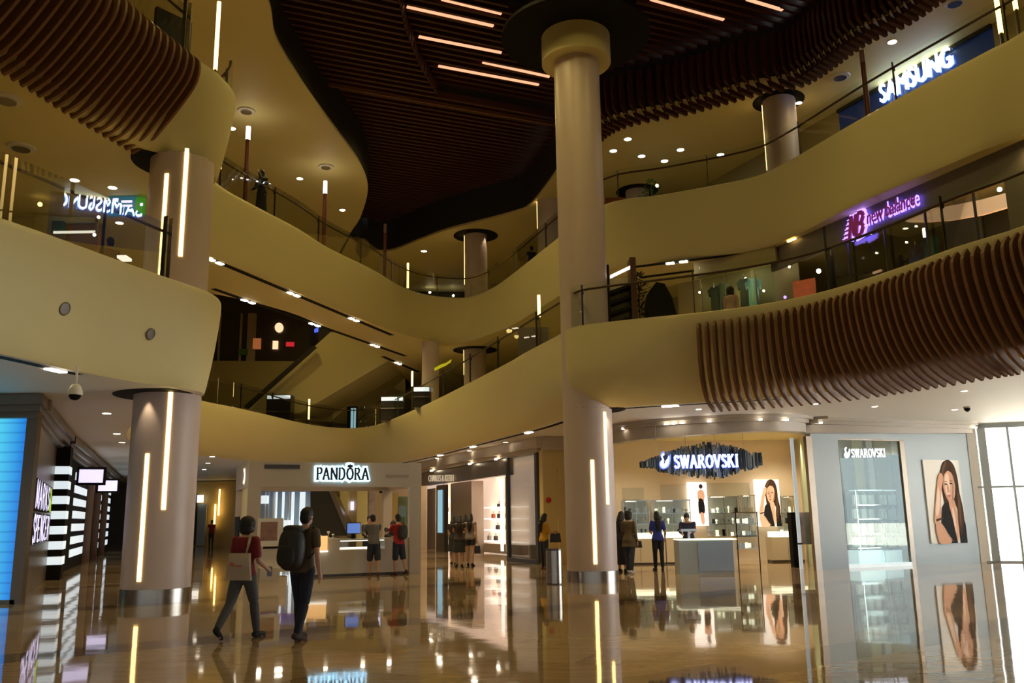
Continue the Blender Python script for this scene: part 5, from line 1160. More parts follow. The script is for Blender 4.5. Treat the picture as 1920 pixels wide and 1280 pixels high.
for i, (x, y1, y2) in enumerate(((1785, 355, 382), (1801, 350, 382))):
    o = one('light_strip', 'strip_warm', lambda m: PIn.slab(m, x-1.4, y1, x+1.4, y2, .05, out=.3)); o.data.materials[0] = M['gold_wall']; tag(o, ['thin dim gold strip hanging in the sports shop, left one', 'thin dim gold strip hanging in the sports shop, right one'][i], 'strip')
def bulb(x, y, pl, r, lab, grp=None, mat='lamp_white'):
    p = pl.hit(x, y); o = one('shop_lamp', mat, lambda m: m.ell(p, r, r, r, 8, 6)); tag(o, lab, 'lamp', grp)
for x, y in ((1589,454),(1632,438),(1643,474),(1699,454),(1717,424),(1629,524),(1556,530),(1576,467)): bulb(x, y, PIn, .03, 'small bright spotlight inside the dark sports shop', 'spotlights in the sports shop')
bulb(1874, 355, PIn, .06, 'white spotlight at the right end of the peach light band')
for i, (x, y) in enumerate(((1605, 504), (1643, 509))):
    o = one('floor_light', 'peach_panel', lambda m: PIn.slab(m, x-8, y-2, x+8, y+2, .05)); tag(o, ['dim lit shelf edge low in the sports shop, left', 'dim lit shelf edge low in the sports shop, right'][i], 'shelf')
# neighbour shop left of it
PM = Plane((8.6, 25.8), (-5.2, 4.2)); 
e = empty('shopfront', v3(PM.hit(1380, 560), Z1-.06), 'olive glass shopfront with hanging clothes left of the sports shop', 'shopfront')
pm('olive_wall', (.40, .34, .16), .5, var=.05)
one('header', 'olive_wall', lambda m: PM.slab(m, 1300, 470, 1455, 505, .2, z1=Z1C), e); one('glass', 'rail_glass', lambda m: PM.slab(m, 1312, 500, 1450, 590, .02, z0=Z1, out=-.1), e)
for x in (1314, 1360, 1418): one('mullion', 'steel', lambda m: PM.slab(m, x-.8, 500, x+.8, 590, .04, z0=Z1), e)
PMi = PM.off(2.0); one('interior', 'olive_wall', lambda m: PMi.slab(m, 1270, 470, 1500, 600, .1, z0=Z1, z1=Z1C), e)
for i, (x, y, w, h, c) in enumerate(((1340, 560, .5, .9, (.02, .03, .03)), (1356, 556, .5, 1.0, (.03, .05, .05)), (1395, 548, .5, 1.0, (.02, .03, .04)), (1412, 550, .55, 1.1, (.25, .55, .65)))):
    garment(x, y, w, h, c, ['black coat at the left end of the olive shop', 'dark coat beside the black one in the olive shop', 'dark coat left of the pale blue dress', 'pale blue dress in the olive shop window'][i], PMi.off(-.5))
pm('poster_red', (.55, .14, .07), .5, emit=(.8, .16, .06), es=.15, var=.4, scale=6)
PQ = PM.off(-.3)
o = one('poster', 'poster_red', lambda m: PQ.slab(m, 1487, 524, 1529, 560, .05)); tag(o, 'red and orange poster behind the railing left of the sports shop', 'poster')
bulb(1535, 508, PQ, .07, 'very bright lamp above the red poster'); bulb(1472, 557, PQ, .05, 'small violet lamp at the foot of the red poster', None, 'violet')
for x, y in ((1312, 548), (1432, 545), (1398, 522), (1463, 498), (1480, 500)): bulb(x, y, PMi.off(-.4), .04, 'small white lamp in the olive shop', 'lamps in the olive shop')
mb = MB(); mb.wall((1.5, 44), (4.2, 32.6), Z1, Z1C, -.2); mb.wall((3.6, 32.6), (6.5, 32.4), Z1, Z1C, .2); struct(mb, 'wall_first_back', 'olive_wall')
slot('dark light slot under the second floor, right of the tall column, upper', 1190, 500, 1440, 470, [(1267, 489)])
slot('dark light slot under the second floor, right of the tall column, lower', 1200, 520, 1420, 492, [(1390, 497)])
# seat, plant and rack beside the tall column
def KP(x, y, d): return at(x, y, y=d)
pm('leaf_dark', (.018, .035, .012), .5, var=.3); pm('wood_dark', (.10, .045, .025), .4, var=.2, scale=12)
pb = KP(1172, 602, 23.2); e = empty('display_rack', v3(pb, Z1-.06), 'dark display rack with sloping shelves and lit top beside the tall column', 'rack')
zt = KP(1172, 500, 23.2).z; xl = KP(1140, 560, 23.2).x; xr = KP(1187, 560, 23.2).x
one('side', 'black', lambda m: m.box((xl, 23.2, (Z1+zt)/2), (.06, .5, zt-Z1), 0), e); one('side', 'wood_dark', lambda m: m.box((xr, 23.2, (Z1+zt)/2+.1), (.16, .5, zt-Z1+.2), 0), e)
for k, z in enumerate((6.75, 7.05, 7.35, 7.65)):
    one('shelf', 'black', lambda m: m.prism([(xl, 22.98, z-.12), (xr, 22.98, z+.12), (xr, 22.98, z+.2), (xl, 22.98, z-.04)], (0, .45, 0)), e)
one('lit_header', 'shelf_lit', lambda m: m.prism([(xl+.06, 22.95, zt-.38), (xr-.08, 22.95, zt-.12), (xr-.08, 22.95, zt-.04), (xl+.06, 22.95, zt-.30)], (0, .1, 0)), e); one('back', 'gold_wall', lambda m: m.box(((xl+xr)/2, 23.45, (Z1+zt)/2-.1), (xr-xl, .03, zt-Z1-.3), 0), e)
pm('red_goods', (.6, .02, .02), .4, emit=(.7, .02, .02), es=.25, var=.2)
o = one('red_box', 'red_goods', lambda m: m.box(((xl+xr)/2-.05, 22.9, 6.62), (.4, .2, .2), 0)); tag(o, 'red packets on the lowest shelf of the dark rack', 'box')
random.seed(5)
def shrub(x, y0, y1, d, w, lab, pot=True, n=260, mat='leaf_dark'):
    b = KP(x, y1, d); z0 = Z1-.06 if b.z < 10 else Z2-.06; zt = KP(x, y0, d).z
    e = empty('potted_plant', (b.x, d, z0), lab, 'plant')
    one('pot', 'dark_steel', lambda m: m.lathe((b.x, d, z0), [(.16, 0), (.2, .35), (.18, .36)], 14), e)
    mb = MB(); H = zt-z0-.3
    for k in range(n):
        t = random.random(); a = random.uniform(0, 6.28); r = w*(math.sin(math.pi*min(1, .12+t*.88))**.6)*math.sqrt(random.random())
        c = Vector((b.x+r*math.cos(a), d+r*math.sin(a), z0+.3+H*t)); dr = Vector((math.cos(a), math.sin(a), random.uniform(-.2, .9))).normalized(); s = dr.cross(Vector((0, 0, 1))).normalized()*.035; l = random.uniform(.10, .22)
        mb.add([c, c+dr*l*.5+s, c+dr*l, c+dr*l*.5-s], [(0, 1, 2, 3)])
    build(mb, 'foliage', mat, e); one('stem', 'wood_dark', lambda m: m.tube([(b.x, d, z0+.3), (b.x, d, zt-.2)], .02, 6), e)
shrub(1200, 515, 600, 23.4, .33, 'dark bushy potted plant between display rack and arched black seat')
pc = KP(1238, 592, 23.0); e = empty('hooded_seat', v3(pc, Z1-.06), 'tall black arched seat hood beside the potted plant', 'seat')
zc = KP(1240, 528, 23.0).z
arc = [(-.36, 0), (-.36, .55), (-.28, .85), (-.1, 1.0), (.12, .97), (.3, .72), (.44, .3), (.5, 0)]
one('hood', 'black', lambda m: m.prism([(pc.x+a*1.0, 22.8, Z1-.06+b*(zc-Z1)) for a, b in arc], (0, .7, 0)), e); one('cushion', 'taupe', lambda m: m.box((pc.x+.75, 22.9, Z1+.15), (.8, .6, .3), 0), e)
# ------------------------------------------------------------------ second floor, right: blue electronics shop
PZ = Plane((11.4, 28.2), (2.55, -5.5)); dZ = PZ.d if PZ.d.y < 0 else -PZ.d
pm('blue_front', (.012, .03, .10), .35, emit=(.01, .03, .12), es=.2, var=.05)
e = empty('shopfront', v3(PZ.hit(1720, 180), Z2-.06), 'dark blue shopfront with large white lit name, upper right gallery', 'shopfront')
A, B = PZ.hit(1573, 220), PZ.hit(1862, 60)
one('front', 'blue_front', lambda m: m.prism([v3(A, Z2), v3(B, Z2), v3(B, Z2C-.04), v3(A, Z2C-.04)], PZ.n*.3), e)
one('top_trim', 'soft_black', lambda m: m.prism([v3(A-PZ.n*.1, Z2C-.12), v3(B-PZ.n*.1, Z2C-.12), v3(B-PZ.n*.1, Z2C-.01), v3(A-PZ.n*.1, Z2C-.01)], PZ.n*.1), e)
pm('name_white', (.95, .97, 1), .4, emit=(.80, .90, 1), es=5, var=0); pm('name_halo', (.3, .5, 1), .4, emit=(.15, .3, 1), es=2, var=0)
PZo = PZ.off(-.10); a = PZo.hit(1652, 190); b = PZo.hit(1785, 120)
za = zat(1652, 190, a.x, a.y); zb_ = zat(1785, 122, b.x, b.y); zl = min(za, zb_); top = zat(1652, 168, a.x, a.y)
d_ = v3(b, zl)-v3(a, zl)
text_mesh('lettering_halo', 'SAMSUNG', 'name_halo', v3(a, zl-.03)+PZ.n*.04, d_, (0, 0, 1), .68, .02, e, width=d_.length+.06); text_mesh('lettering', 'SAMSUNG', 'name_white', v3(a, zl), d_, (0, 0, 1), .62, .06, e, width=d_.length)
mb = MB(); mb.wall(A[:2], (A-dZ*9)[:2], Z2, Z2C, -.2); mb.wall(B[:2], (B+dZ*10)[:2], Z2, Z2C, .2); struct(mb, 'wall_second_right', 'olive_wall')
mb = MB(); mb.wall((7.3, 37), (1, 56), Z2, Z2C, .2); struct(mb, 'wall_second_back', 'dark_front')
shrub(1222, 338, 372, 31.5, .45, 'green leafy plant behind the glass right of the tall column', n=300, mat='leaf_green') if 'leaf_green' in M else (pm('leaf_green', (.06, .16, .03), .5, var=.3), shrub(1222, 338, 372, 31.5, .45, 'green leafy plant behind the glass right of the tall column', n=300, mat='leaf_green'))
pm('rust', (.30, .07, .03), .5, var=.4, scale=5)
p = KP(1152, 375, 30.5); o = one('display_stand', 'rust', lambda m: m.box((p.x, 30.5, Z2+.55), (.72, .5, 1.2), 0)); tag(o, 'rust red display block behind the glass right beside the tall column', 'display block')
p = KP(1205, 360, 34); column('column', 'short pale column with dark ceiling ring behind the green plant', (p.x, 35.5), .5, Z2, Z2C, [], base=False, disc=(.9, Z2C))
bulb(1232, 348, Plane((6, 31), (1, 0)), .06, 'small white lamp over the green plant')
# ------------------------------------------------------------------ second floor back bend: dark shop, coloured sign
PV = Plane((-4, 52), (1, .1))
e = empty('shopfront', v3(PV.hit(800, 530), Z2-.06), 'dark shopfront with small blue and green sign behind the back bend', 'shopfront')
one('front', 'dark_front', lambda m: PV.slab(m, 600, 470, 1000, 560, .2, z0=Z2, z1=Z2C), e)
pm('sign_blue', (.1, .15, .6), .5, emit=(.08, .14, .75), es=1.2, var=0); pm('sign_green', (.1, .5, .3), .5, emit=(.05, .5, .25), es=.8, var=0)
one('sign_part', 'sign_blue', lambda m: m.prism([PV.hit(*c)-PV.n*.3 for c in ((787, 503), (792, 503), (795, 518), (798, 532), (790, 530), (787, 518))], PV.n*.1), e); one('sign_part', 'sign_green', lambda m: m.prism([PV.hit(*c)-PV.n*.3 for c in ((796, 518), (808, 505), (810, 510), (799, 524))], PV.n*.1), e)
for x, y in ((806, 548), (850, 554), (739, 497), (750, 508)): bulb(x, y, PV.off(-1), .07, 'small white lamp in the dark shop behind the back bend', 'lamps in the dark back shop')
o = one('sculpture', 'olive_wall', lambda m: m.ell(at(680, 465, y=40.5), .35, .3, .5, 12, 8)); tag(o, 'pale oval object behind the lower bridge railing', 'sculpture')
# ------------------------------------------------------------------ first floor back: dark shops, sloping escalator undersides
PE = Plane((-14, 52), (1, .12))
e = empty('shopfront', v3(PE.hit(500, 660), Z1-.06), 'dark shopfront with round lit emblem seen under the left bridge', 'shopfront')
one('front', 'dark_front', lambda m: PE.slab(m, 380, 540, 720, 700, .3, z0=11.05, z1=15.2), e); one('lower_wall', 'olive_wall', lambda m: PE.slab(m, 340, 690, 760, 790, .3, z0=Z1, z1=11.05, out=.3), e)
pm('sign_peach', (.9, .6, .4), .5, emit=(1, .6, .35), es=1.3, var=0); pm('red_lamp', (.8, .05, .05), .5, emit=(.9, .03, .05), es=.5, var=0); pm('orange_dim', (.6, .2, .08), .5, emit=(.8, .25, .08), es=.3, var=.3)
one('round_emblem', 'sign_peach', lambda m: m.prism([PE.hit(524+8*math.cos(t*.3927), 615+9*math.sin(t*.3927))-PE.n*.2 for t in range(16)], PE.n*.1), e)
one('blue_sign', 'sign_blue', lambda m: m.prism([PE.hit(*c)-PE.n*.2 for c in ((590, 618), (606, 610), (611, 612), (600, 622), (590, 624))], PE.n*.1), e)
for x0, y0, x1, y1, mt in ((475, 635, 490, 655, 'orange_dim'), (512, 640, 522, 655, 'sign_peach'), (537, 642, 552, 650, 'red_lamp'), (448, 655, 466, 666, 'leaf_green')): one('lit_display', mt, lambda m: PE.slab(m, x0, y0, x1, y1, .1, out=.2), e)
for i, x in enumerate((412, 452, 472)): one('mullion', 'taupe', lambda m: PE.slab(m, x-8 if x == 472 else x-2, 588, x+8 if x == 472 else x+2, 678, .1, out=.15), e)
# escalators: long sloping cream bodies
def sloped(name, lab, poly, depth, thick, mat='cream', cat='escalator'):
    e = empty(name, v3(at(*poly[0], y=depth), Z1-.06), lab, cat)
    one('body', mat, lambda m: m.prism([at(x, y, y=depth) for x, y in poly], (.9, thick, 0)), e); return e
e = sloped('escalator', 'broad cream underside of the escalator rising to the right under the bridge', [(450, 775), (620, 622), (700, 630), (735, 672), (560, 775)], 47, 2.5)
e2 = sloped('escalator', 'pale escalator body behind, running down to the lower right', [(560, 790), (680, 690), (780, 690), (720, 700), (620, 790)], 50, 2.0)
one('handrail', 'soft_black', lambda m: m.prism([at(x, y, y=46.5) for x, y in ((456, 762), (586, 648), (592, 650), (462, 766))], (0, .3, 0)), e)
# desks and shelves behind the curved back railing
def lit_desk(x0, x1, y0, y1, d, lab, mat='lit_cool'):
    a, b = at(x0, y1, y=d), at(x1, y1, y=d); zt = at((x0+x1)/2, y0, y=d).z; z0 = Z1-.06; e = empty('shop_desk', ((a.x+b.x)/2, d, z0), lab, 'desk')
    w = abs(b.x-a.x); cx = (a.x+b.x)/2
    one('body', 'dark_front', lambda m: m.box((cx, d, (z0+zt)/2), (w, .8, zt-z0), 0), e); one('lit_top', mat, lambda m: m.box((cx, d-.42, zt-.12), (w*.95, .05, .18), 0), e); one('shelf', 'steel', lambda m: m.box((cx, d-.45, (z0+zt)/2), (w, .1, .05), 0), e)
lit_desk(503, 548, 742, 775, 46, 'dark desk with white lit top behind the curved back railing, left')
lit_desk(716, 758, 745, 770, 43, 'dark desk with white lit top behind the railing right of the blue doorway')
lit_desk(777, 807, 727, 750, 38, 'white lit desk behind the right railing near the column foot')
pm('screen_tall', (.3, .6, .7), .4, emit=(.35, .6, .75), es=.6, var=.4, scale=2)
p = at(657, 800, y=47.5); e = empty('display_totem', (p.x, 47.8, Z1-.06), 'upright black and pale blue totem at the middle of the curved back railing', 'totem')
one('case', 'black', lambda m: m.box((p.x, 48, Z1+.65), (.55, .2, 1.4), 0), e); one('screen', 'screen_tall', lambda m: m.box((p.x+.08, 47.88, Z1+.65), (.28, .03, 1.2), 0), e)
pm('yellow_flag', (.7, .7, .02), .5, emit=(.6, .6, .02), es=.4, var=0)
o = one('yellow_banner', 'yellow_flag', lambda m: m.prism([at(x, y, y=36) for x, y in ((814, 690), (826, 683), (836, 680), (847, 673), (845, 679), (834, 686), (825, 690), (815, 695))], (0, .05, 0))); tag(o, 'wavy bright yellow strip behind the right railing', 'banner')
p = at(805, 700, y=40); column('column', 'pale column behind the right railing, left of the yellow strip', (p.x, 40.5), .4, Z1, Z1C, [], base=False)
o = one('grey_block', 'fascia_grey', lambda m: m.box((at(1000, 650, y=28).x, 28.0, Z1+.62), (1.0, .6, 1.3), 0)); tag(o, 'grey stall panel behind the railing left of the tall column', 'panel')
# ------------------------------------------------------------------ first floor, left: shops seen through the glass
PLf = Plane((-16, 30), (1, 0))
e = empty('shopfront', v3(PLf.hit(150, 450), Z1-.06), 'dark electronics shop behind the left first-floor railing', 'shopfront')
one('back', 'dark_front', lambda m: m.box((-22, 31, (Z1+Z1C)/2), (22, .2, Z1C-Z1), 0), e)
pm('orange_wood', (.30, .14, .03), .5, var=.15)
pc_ = PLf.off(-7)
one('display_panel', 'orange_wood', lambda m: pc_.slab(m, 125, 420, 185, 446, .3, z0=Z1), e); one('lit_edge', 'shelf_lit', lambda m: pc_.slab(m, 112, 440, 190, 444, .05, out=.35), e); one('frame_post', 'steel', lambda m: pc_.slab(m, 189, 405, 194, 450, .05, out=.35), e); one('green_display', 'leaf_green', lambda m: pc_.slab(m, 104, 410, 124, 440, .2, out=.2), e)
one('glass', 'shop_glass', lambda m: pc_.slab(m, 20, 398, 195, 446, .02, out=.5, z0=Z1), e)
pm('teal_sign', (.02, .10, .14), .4, emit=(.02, .12, .16), es=.7, var=0); pm('green_sign', (.05, .25, .03), .4, emit=(.05, .30, .02), es=.5, var=0)
PT = Plane((-11, 21), (1, 0)); e = empty('hanging_sign', PT.hit(235, 385), 'teal and green lit direction sign hanging behind the left railing', 'sign')
one('teal_face', 'teal_sign', lambda m: PT.slab(m, 203, 368, 254, 403, .12), e); one('green_face', 'green_sign', lambda m: PT.slab(m, 254, 370, 269, 402, .12), e)
one('lit_mark', 'sign_white', lambda m: (PT.slab(m, 212, 372, 222, 379, .02, out=.02), PT.slab(m, 228, 376, 248, 380, .02, out=.02), PT.slab(m, 228, 384, 248, 388, .02, out=.02), PT.slab(m, 263, 381, 268, 386, .02, out=.02)), e)
for x in (215, 260): p = PT.hit(x, 368); one('hanger', 'steel', lambda m: m.cyl((p.x, p.y), .012, p.z, Z1C, 6), e)
for i, (x, y, r) in enumerate(((75, 383, .06), (185, 407, .04), (177, 440, .04))): bulb(x, y, PT, r, ['amber lamp left of the teal hanging sign', 'small white lamp under the teal hanging sign', 'small white lamp above the orange display panel'][i], None, 'strip_warm' if i == 0 else 'lamp_white')
o = one('desk', 'shelf_lit', lambda m: PT.off(-3).slab(m, 219, 478, 236, 483, .3)); tag(o, 'lit white desk edge beside the person behind the left railing', 'desk')
# upper left: dark board behind the railing
p = at(318, 45, y=18.4); o = one('dark_board', 'soft_black', lambda m: m.box((p.x, 18.6, Z2+.7), (.9, .1, 1.5), .9)); tag(o, 'dark board leaning behind the top left railing', 'board')
for x, y, dp, lab in ((1877, 62, 18.7, 'tall glowing strip in the upper right corner, the longer left one'), (1905, 18, 19.4, 'tall glowing strip in the upper right corner, the shorter right one')):
    q = at(x, y, y=dp); e = empty('light_post', (q.x, q.y, Z2-.06), lab, 'lamp'); one('pole', 'bronze', lambda m: m.cyl((q.x, q.y), .04, Z2-.06, q.z, 8), e); one('light_strip', 'strip_warm', lambda m: m.cyl((q.x, q.y), .055, q.z, Z2C-.02, 8), e)
# ------------------------------------------------------------------ people
pm('skin', (.52, .30, .20), .5, var=.04); pm('hair', (.014, .010, .009), .62, var=.2, scale=30); pm('eye_dark', (.02, .015, .012), .2, var=0)
def solid(mb, vox, smooth=3):
    """one closed surface from overlapping shapes"""
    me = bpy.data.meshes.new('tmp'); me.from_pydata([tuple(v) for v in mb.v], [], mb.f); me.update()
    bm = bmesh.new(); bm.from_mesh(me); bmesh.ops.triangulate(bm, faces=[f for f in bm.faces if len(f.verts) > 4]); bmesh.ops.recalc_face_normals(bm, faces=bm.faces); bm.to_mesh(me); bm.free()
    o = bpy.data.objects.new('tmp', me); COL.objects.link(o)
    r = o.modifiers.new('r', 'REMESH'); r.mode = 'VOXEL'; r.voxel_size = vox
    s = o.modifiers.new('s', 'SMOOTH'); s.factor = .5; s.iterations = smooth
    ev = o.evaluated_get(bpy.context.evaluated_depsgraph_get()); m2 = bpy.data.meshes.new_from_object(ev)
    bpy.data.objects.remove(o); bpy.data.meshes.remove(me); return m2
def limb(mb, pts, rs, n=12):
    """tapered limb with round ends through joints"""
    P = cr([Vector(p) for p in pts], 4); R = [r.x for r in cr([Vector((r, 0, 0)) for r in rs], 4)]
    a, b = (P[0]-P[1]).normalized(), (P[-1]-P[-2]).normalized()
    P = [P[0]+a*R[0]*.9, P[0]+a*R[0]*.5]+P+[P[-1]+b*R[-1]*.5, P[-1]+b*R[-1]*.9]; R = [R[0]*.42, R[0]*.85]+R+[R[-1]*.85, R[-1]*.42]
    mb.tube(P, R, n)
def rotm(ax, ang): return Matrix.Rotation(ang, 3, ax)
def person(label, loc, yaw, h=1.66, legs=((.0, .0), (.0, .0)), arms=((.08, .12, .15), (.08, .12, .15)), lean=0.0, top=(.3, .3, .3), bottom=(.03, .03, .05), shoes=(.02, .02, .02), hair='short',
           sleeve=.5, pants=1.0, skirt=None, female=False, head_yaw=0.0, head_pitch=0.0, vox=.012, cat='person', topmat=None, sockets=None, coat=None, group=None, skin='skin', z=0.0, no_feet=False):
    """legs: (hip swing forward, knee bend) left, right; arms: (swing forward, out, elbow bend) left, right"""
    S = h/1.70; q = []
    up = rotm('X', -lean)
    J = {}
    pel = Vector((0, 0, .92))
    def tor(x, y, z_): return pel+up @ Vector((x, y, z_-.92))
    sw = .165 if female else .185; hw = .088
    ank = []
    for s, (hip, kn) in zip((-1, 1), legs):
        H = pel+Vector((s*hw, 0, -.02)); d = rotm('X', hip) @ Vector((s*.02, 0, -1)); Kn = H+d*.43; d2 = rotm('X', hip-kn) @ Vector((0, 0, -1)); A = Kn+d2*.41
        fd = rotm('X', (hip-kn)*.8 if (hip-kn) < -.1 else 0) @ Vector((s*.12, 1, 0)); ank.append((H, Kn, A, fd.normalized()))
    low = min(min(A.z-.075, (A+fd*.17).z-.045 if fd.z < -.2 else 9) for _, _, A, fd in ank)
    off = Vector((0, 0, -low))
    R3 = rotm('Z', yaw); base = Vector((loc[0], loc[1], z))
    def T(v): return base+R3 @ ((v+off)*S)
    def mbT(mb): mb.v = [tuple(T(Vector(v))) for v in mb.v]; return mb
    e = empty('person', (loc[0], loc[1], z), label, cat, group)
    # body -----------------------------------------------------------------
    b = MB(); n = 16
    def ring(z_, rx, ry, y=0.0): return [tor(rx*math.cos(2*math.pi*k/n), y+ry*math.sin(2*math.pi*k/n), z_) for k in range(n)]
    hipw = .168 if female else .160; waist = .118 if female else .140; chest = .150 if female else .172
    prof = [(.80, hipw*.55, .07, 0), (.86, hipw*.95, .105, -.01), (.93, hipw, .112, -.012), (1.02, (hipw+waist)/2, .10, 0), (1.10, waist, .088, .005), (1.22, chest*.93, .100, .012 if not female else .02), (1.31, chest, .108, .008), (1.39, chest*1.02, .092, -.005), (1.44, chest*.78, .07, -.012), (1.47, .07, .058, -.012)]
    def torso(mb, g=0.0, z0=.8, z1=1.5, flare=0.0):
        rows = [ring(z_, rx+g+flare*max(0, 1.05-z_), ry+g+flare*max(0, 1.05-z_), y) for z_, rx, ry, y in prof if z0-1e-6 <= z_ <= z1]
        vs = [p for r in rows for p in r]; k = len(rows)
        mb.add(vs, [(a*n+i, a*n+(i+1) % n, (a+1)*n+(i+1) % n, (a+1)*n+i) for a in range(k-1) for i in range(n)]+[tuple(range(n-1, -1, -1)), tuple(range((k-1)*n, k*n))])
    torso(b)
    neck0, neck1 = tor(0, -.012, 1.44), tor(0, .012, 1.53); limb(b, [neck0, neck1], [.056, .050])
    HR = up @ rotm('Z', head_yaw) @ rotm('X', -head_pitch); hc = tor(0, .02, 1.53)+HR @ Vector((0, .012, .075))
    def hp(x, y, z_): return hc+HR @ Vector((x, y, z_))
    b.ell(hp(0, -.01, .025), .074, .093, .098, 16, 12, mat=HR); b.ell(hp(0, .018, -.045), .055, .068, .068, 14, 10, mat=HR)
    b.ell(hp(0, .088, -.022), .013, .022, .026, 8, 6, mat=HR); b.ell(hp(0, .078, -.064), .024, .012, .010, 8, 6, mat=HR); b.ell(hp(0, .076, .012), .045, .015, .012, 10, 6, mat=HR)
    for s in (-1, 1): b.ell(hp(s*.076, -.005, -.012), .010, .020, .032, 8, 6, mat=HR)
    for (H, Kn, A, fd) in ank:
        limb(b, [H, lerp(H, Kn, .5), Kn, lerp(Kn, A, .35), A], [.088, .076, .055, .056, .036])
        limb(b, [A+Vector((0, 0, -.03))-fd*.03, A+fd*.10+Vector((0, 0, -.045)), A+fd*.165+Vector((0, 0, -.05))], [.036, .036, .026])
    hands = []
    for s, (sf, ab, el) in zip((-1, 1), arms):
        Sh = tor(s*sw, -.005, 1.40); d = rotm('Y', -s*ab) @ (rotm('X', sf) @ Vector((0, 0, -1))); El = Sh+d*.29; d2 = rotm('Y', -s*ab*.6) @ (rotm('X', sf+el) @ Vector((0, 0, -1))); Wr = El+d2*.245
        if sf+el > 1.2: d2 = (d2+Vector((-s*.35, 0, 0))).normalized(); Wr = El+d2*.245
        limb(b, [Sh, lerp(Sh, El, .5), El, lerp(El, Wr, .4), Wr], [.052, .045, .038, .037, .026])
        side = Vector((1, 0, 0)) if abs(d2.x) < .8 else Vector((0, 1, 0)); fw = d2.cross(side).normalized(); fw = fw if fw.y > 0 or abs(fw.y) < .3 else -fw
        pc = Wr+d2*.05; P = MB(); palm_n = side
        limb(b, [Wr, Wr+d2*.045, Wr+d2*.085], [.026, .030, .028])
        for k, (o_, l) in enumerate(((-.024, .066), (-.008, .076), (.008, .072), (.023, .058))):
            q0 = Wr+d2*.085+fw*(-o_); q1 = q0+d2*l*.5-side*s*.006; q2 = q1+d2*l*.42-side*s*.022
            limb(b, [q0-d2*.02, q0, q1, q2], [.009, .009, .0085, .007], 8)
        t0 = Wr+d2*.035+fw*.024; limb(b, [t0, t0+fw*.022+d2*.025, t0+fw*.028+d2*.055-side*s*.012], [.012, .010, .008], 8)
        hands.append((T(Wr+d2*.09), Sh, El, Wr, d2))
    mbT(b); me = solid(b, vox*S if vox > .01 else vox)
    def link(me, name, mat, sm=True):
        me.materials.clear(); me.materials.append(M[mat]); me.polygons.foreach_set('use_smooth', [sm]*len(me.polygons)); me.transform(Matrix.Translation(-Vector(e.location)))
        o = bpy.data.objects.new(name, me); COL.objects.link(o); o.parent = e; return o
    link(me, 'body', skin)
    key = '%s_%d' % ('cloth', len(M))
    def cm(col, k): 
        nm = 'fabric_%s_%d' % (k, len(M)); pm(nm, col, .8, var=.15, scale=14); return nm
    # trousers / shorts / skirt ----------------------------------------------
    if bottom:
        t = MB(); torso(t, .012, .80, 1.03)
        for (H, Kn, A, fd) in ank:
            if pants >= .95: limb(t, [H, lerp(H, Kn, .5), Kn, lerp(Kn, A, .35), lerp(Kn, A, .93)], [.104, .090, .068, .066, .052])
            elif pants > .1: limb(t, [H, lerp(H, Kn, .5), lerp(H, Kn, min(1, pants*2))], [.106, .098, .092 if pants > .3 else .1])
        if skirt:
            zz = .92-skirt; rows = []
            c = lerp(lerp(ank[0][0], ank[1][0], .5), lerp(ank[0][1], ank[1][1], .5), min(1.4, skirt/.43))
            for f in (0, .25, .5, .75, 1): 
                z_ = lerp(1.0, zz, f); cc = lerp(pel, Vector((c.x, c.y, 0)), f*.8)
                rows.append([Vector((cc.x*(f)+(.165+.05*f)*math.cos(2*math.pi*k/n), cc.y*f+(.115+.07*f)*math.sin(2*math.pi*k/n), z_)) for k in range(n)])
            vs = [p for r in rows for p in r]; t.add(vs, [(a*n+i, a*n+(i+1) % n, (a+1)*n+(i+1) % n, (a+1)*n+i) for a in range(4) for i in range(n)]+[tuple(range(n)), tuple(range(4*n, 5*n))])
        mbT(t); link(solid(t, vox*1.1), 'skirt' if skirt and pants < .1 else 'trousers' if pants > .9 else 'shorts', cm(bottom, 'bottom'))
    # top ------------------------------------------------------------------
    t = MB(); torso(t, .016, .86 if coat is None else .80, 1.46, 0.05 if not coat else .12)
    if coat:
        rows = [[tor((.165+.07*f)*math.cos(2*math.pi*k/n), (.115+.06*f)*math.sin(2*math.pi*k/n), .95-coat*f) for k in range(n)] for f in (0, .5, 1)]
        vs = [p for r in rows for p in r]; t.add(vs, [(a*n+i, a*n+(i+1) % n, (a+1)*n+(i+1) % n, (a+1)*n+i) for a in range(2) for i in range(n)]+[tuple(range(n)), tuple(range(2*n, 3*n))])
    for _, Sh, El, Wr, d2 in hands:
        if sleeve <= 1: limb(t, [Sh, lerp(Sh, El, .5*sleeve*2 if sleeve < .5 else .5), lerp(Sh, El, sleeve)], [.064, .060, .058])
        else: limb(t, [Sh, lerp(Sh, El, .5), El, lerp(El, Wr, .5), lerp(El, Wr, .92)], [.064, .058, .050, .046, .036])
    mbT(t); link(solid(t, vox*1.1), 'coat' if coat else 'shirt', topmat or cm(top, 'top'))
    # shoes ----------------------------------------------------------------
    sm_ = cm(shoes, 'shoe')
    for (H, Kn, A, fd) in ank:
        t = MB(); limb(t, [A+Vector((0, 0, -.035))-fd*.045, A+fd*.06+Vector((0, 0, -.035)), A+fd*.17+Vector((0, 0, -.048))], [.042, .042, .032]); limb(t, [A+Vector((0, 0, .01)), A-Vector((0, 0, .04))], [.044, .046]); mbT(t); link(solid(t, vox), 'shoe', sm_)
    # hair, eyes, mouth ------------------------------------------------------
    t = MB(); t.ell(hp(0, -.022, .048), .086, .098, .088, 16, 10, mat=HR); t.ell(hp(0, -.05, -.01), .082, .066, .095, 14, 10, mat=HR); t.ell(hp(0, -.01, .075), .075, .085, .07, 14, 8, mat=HR)
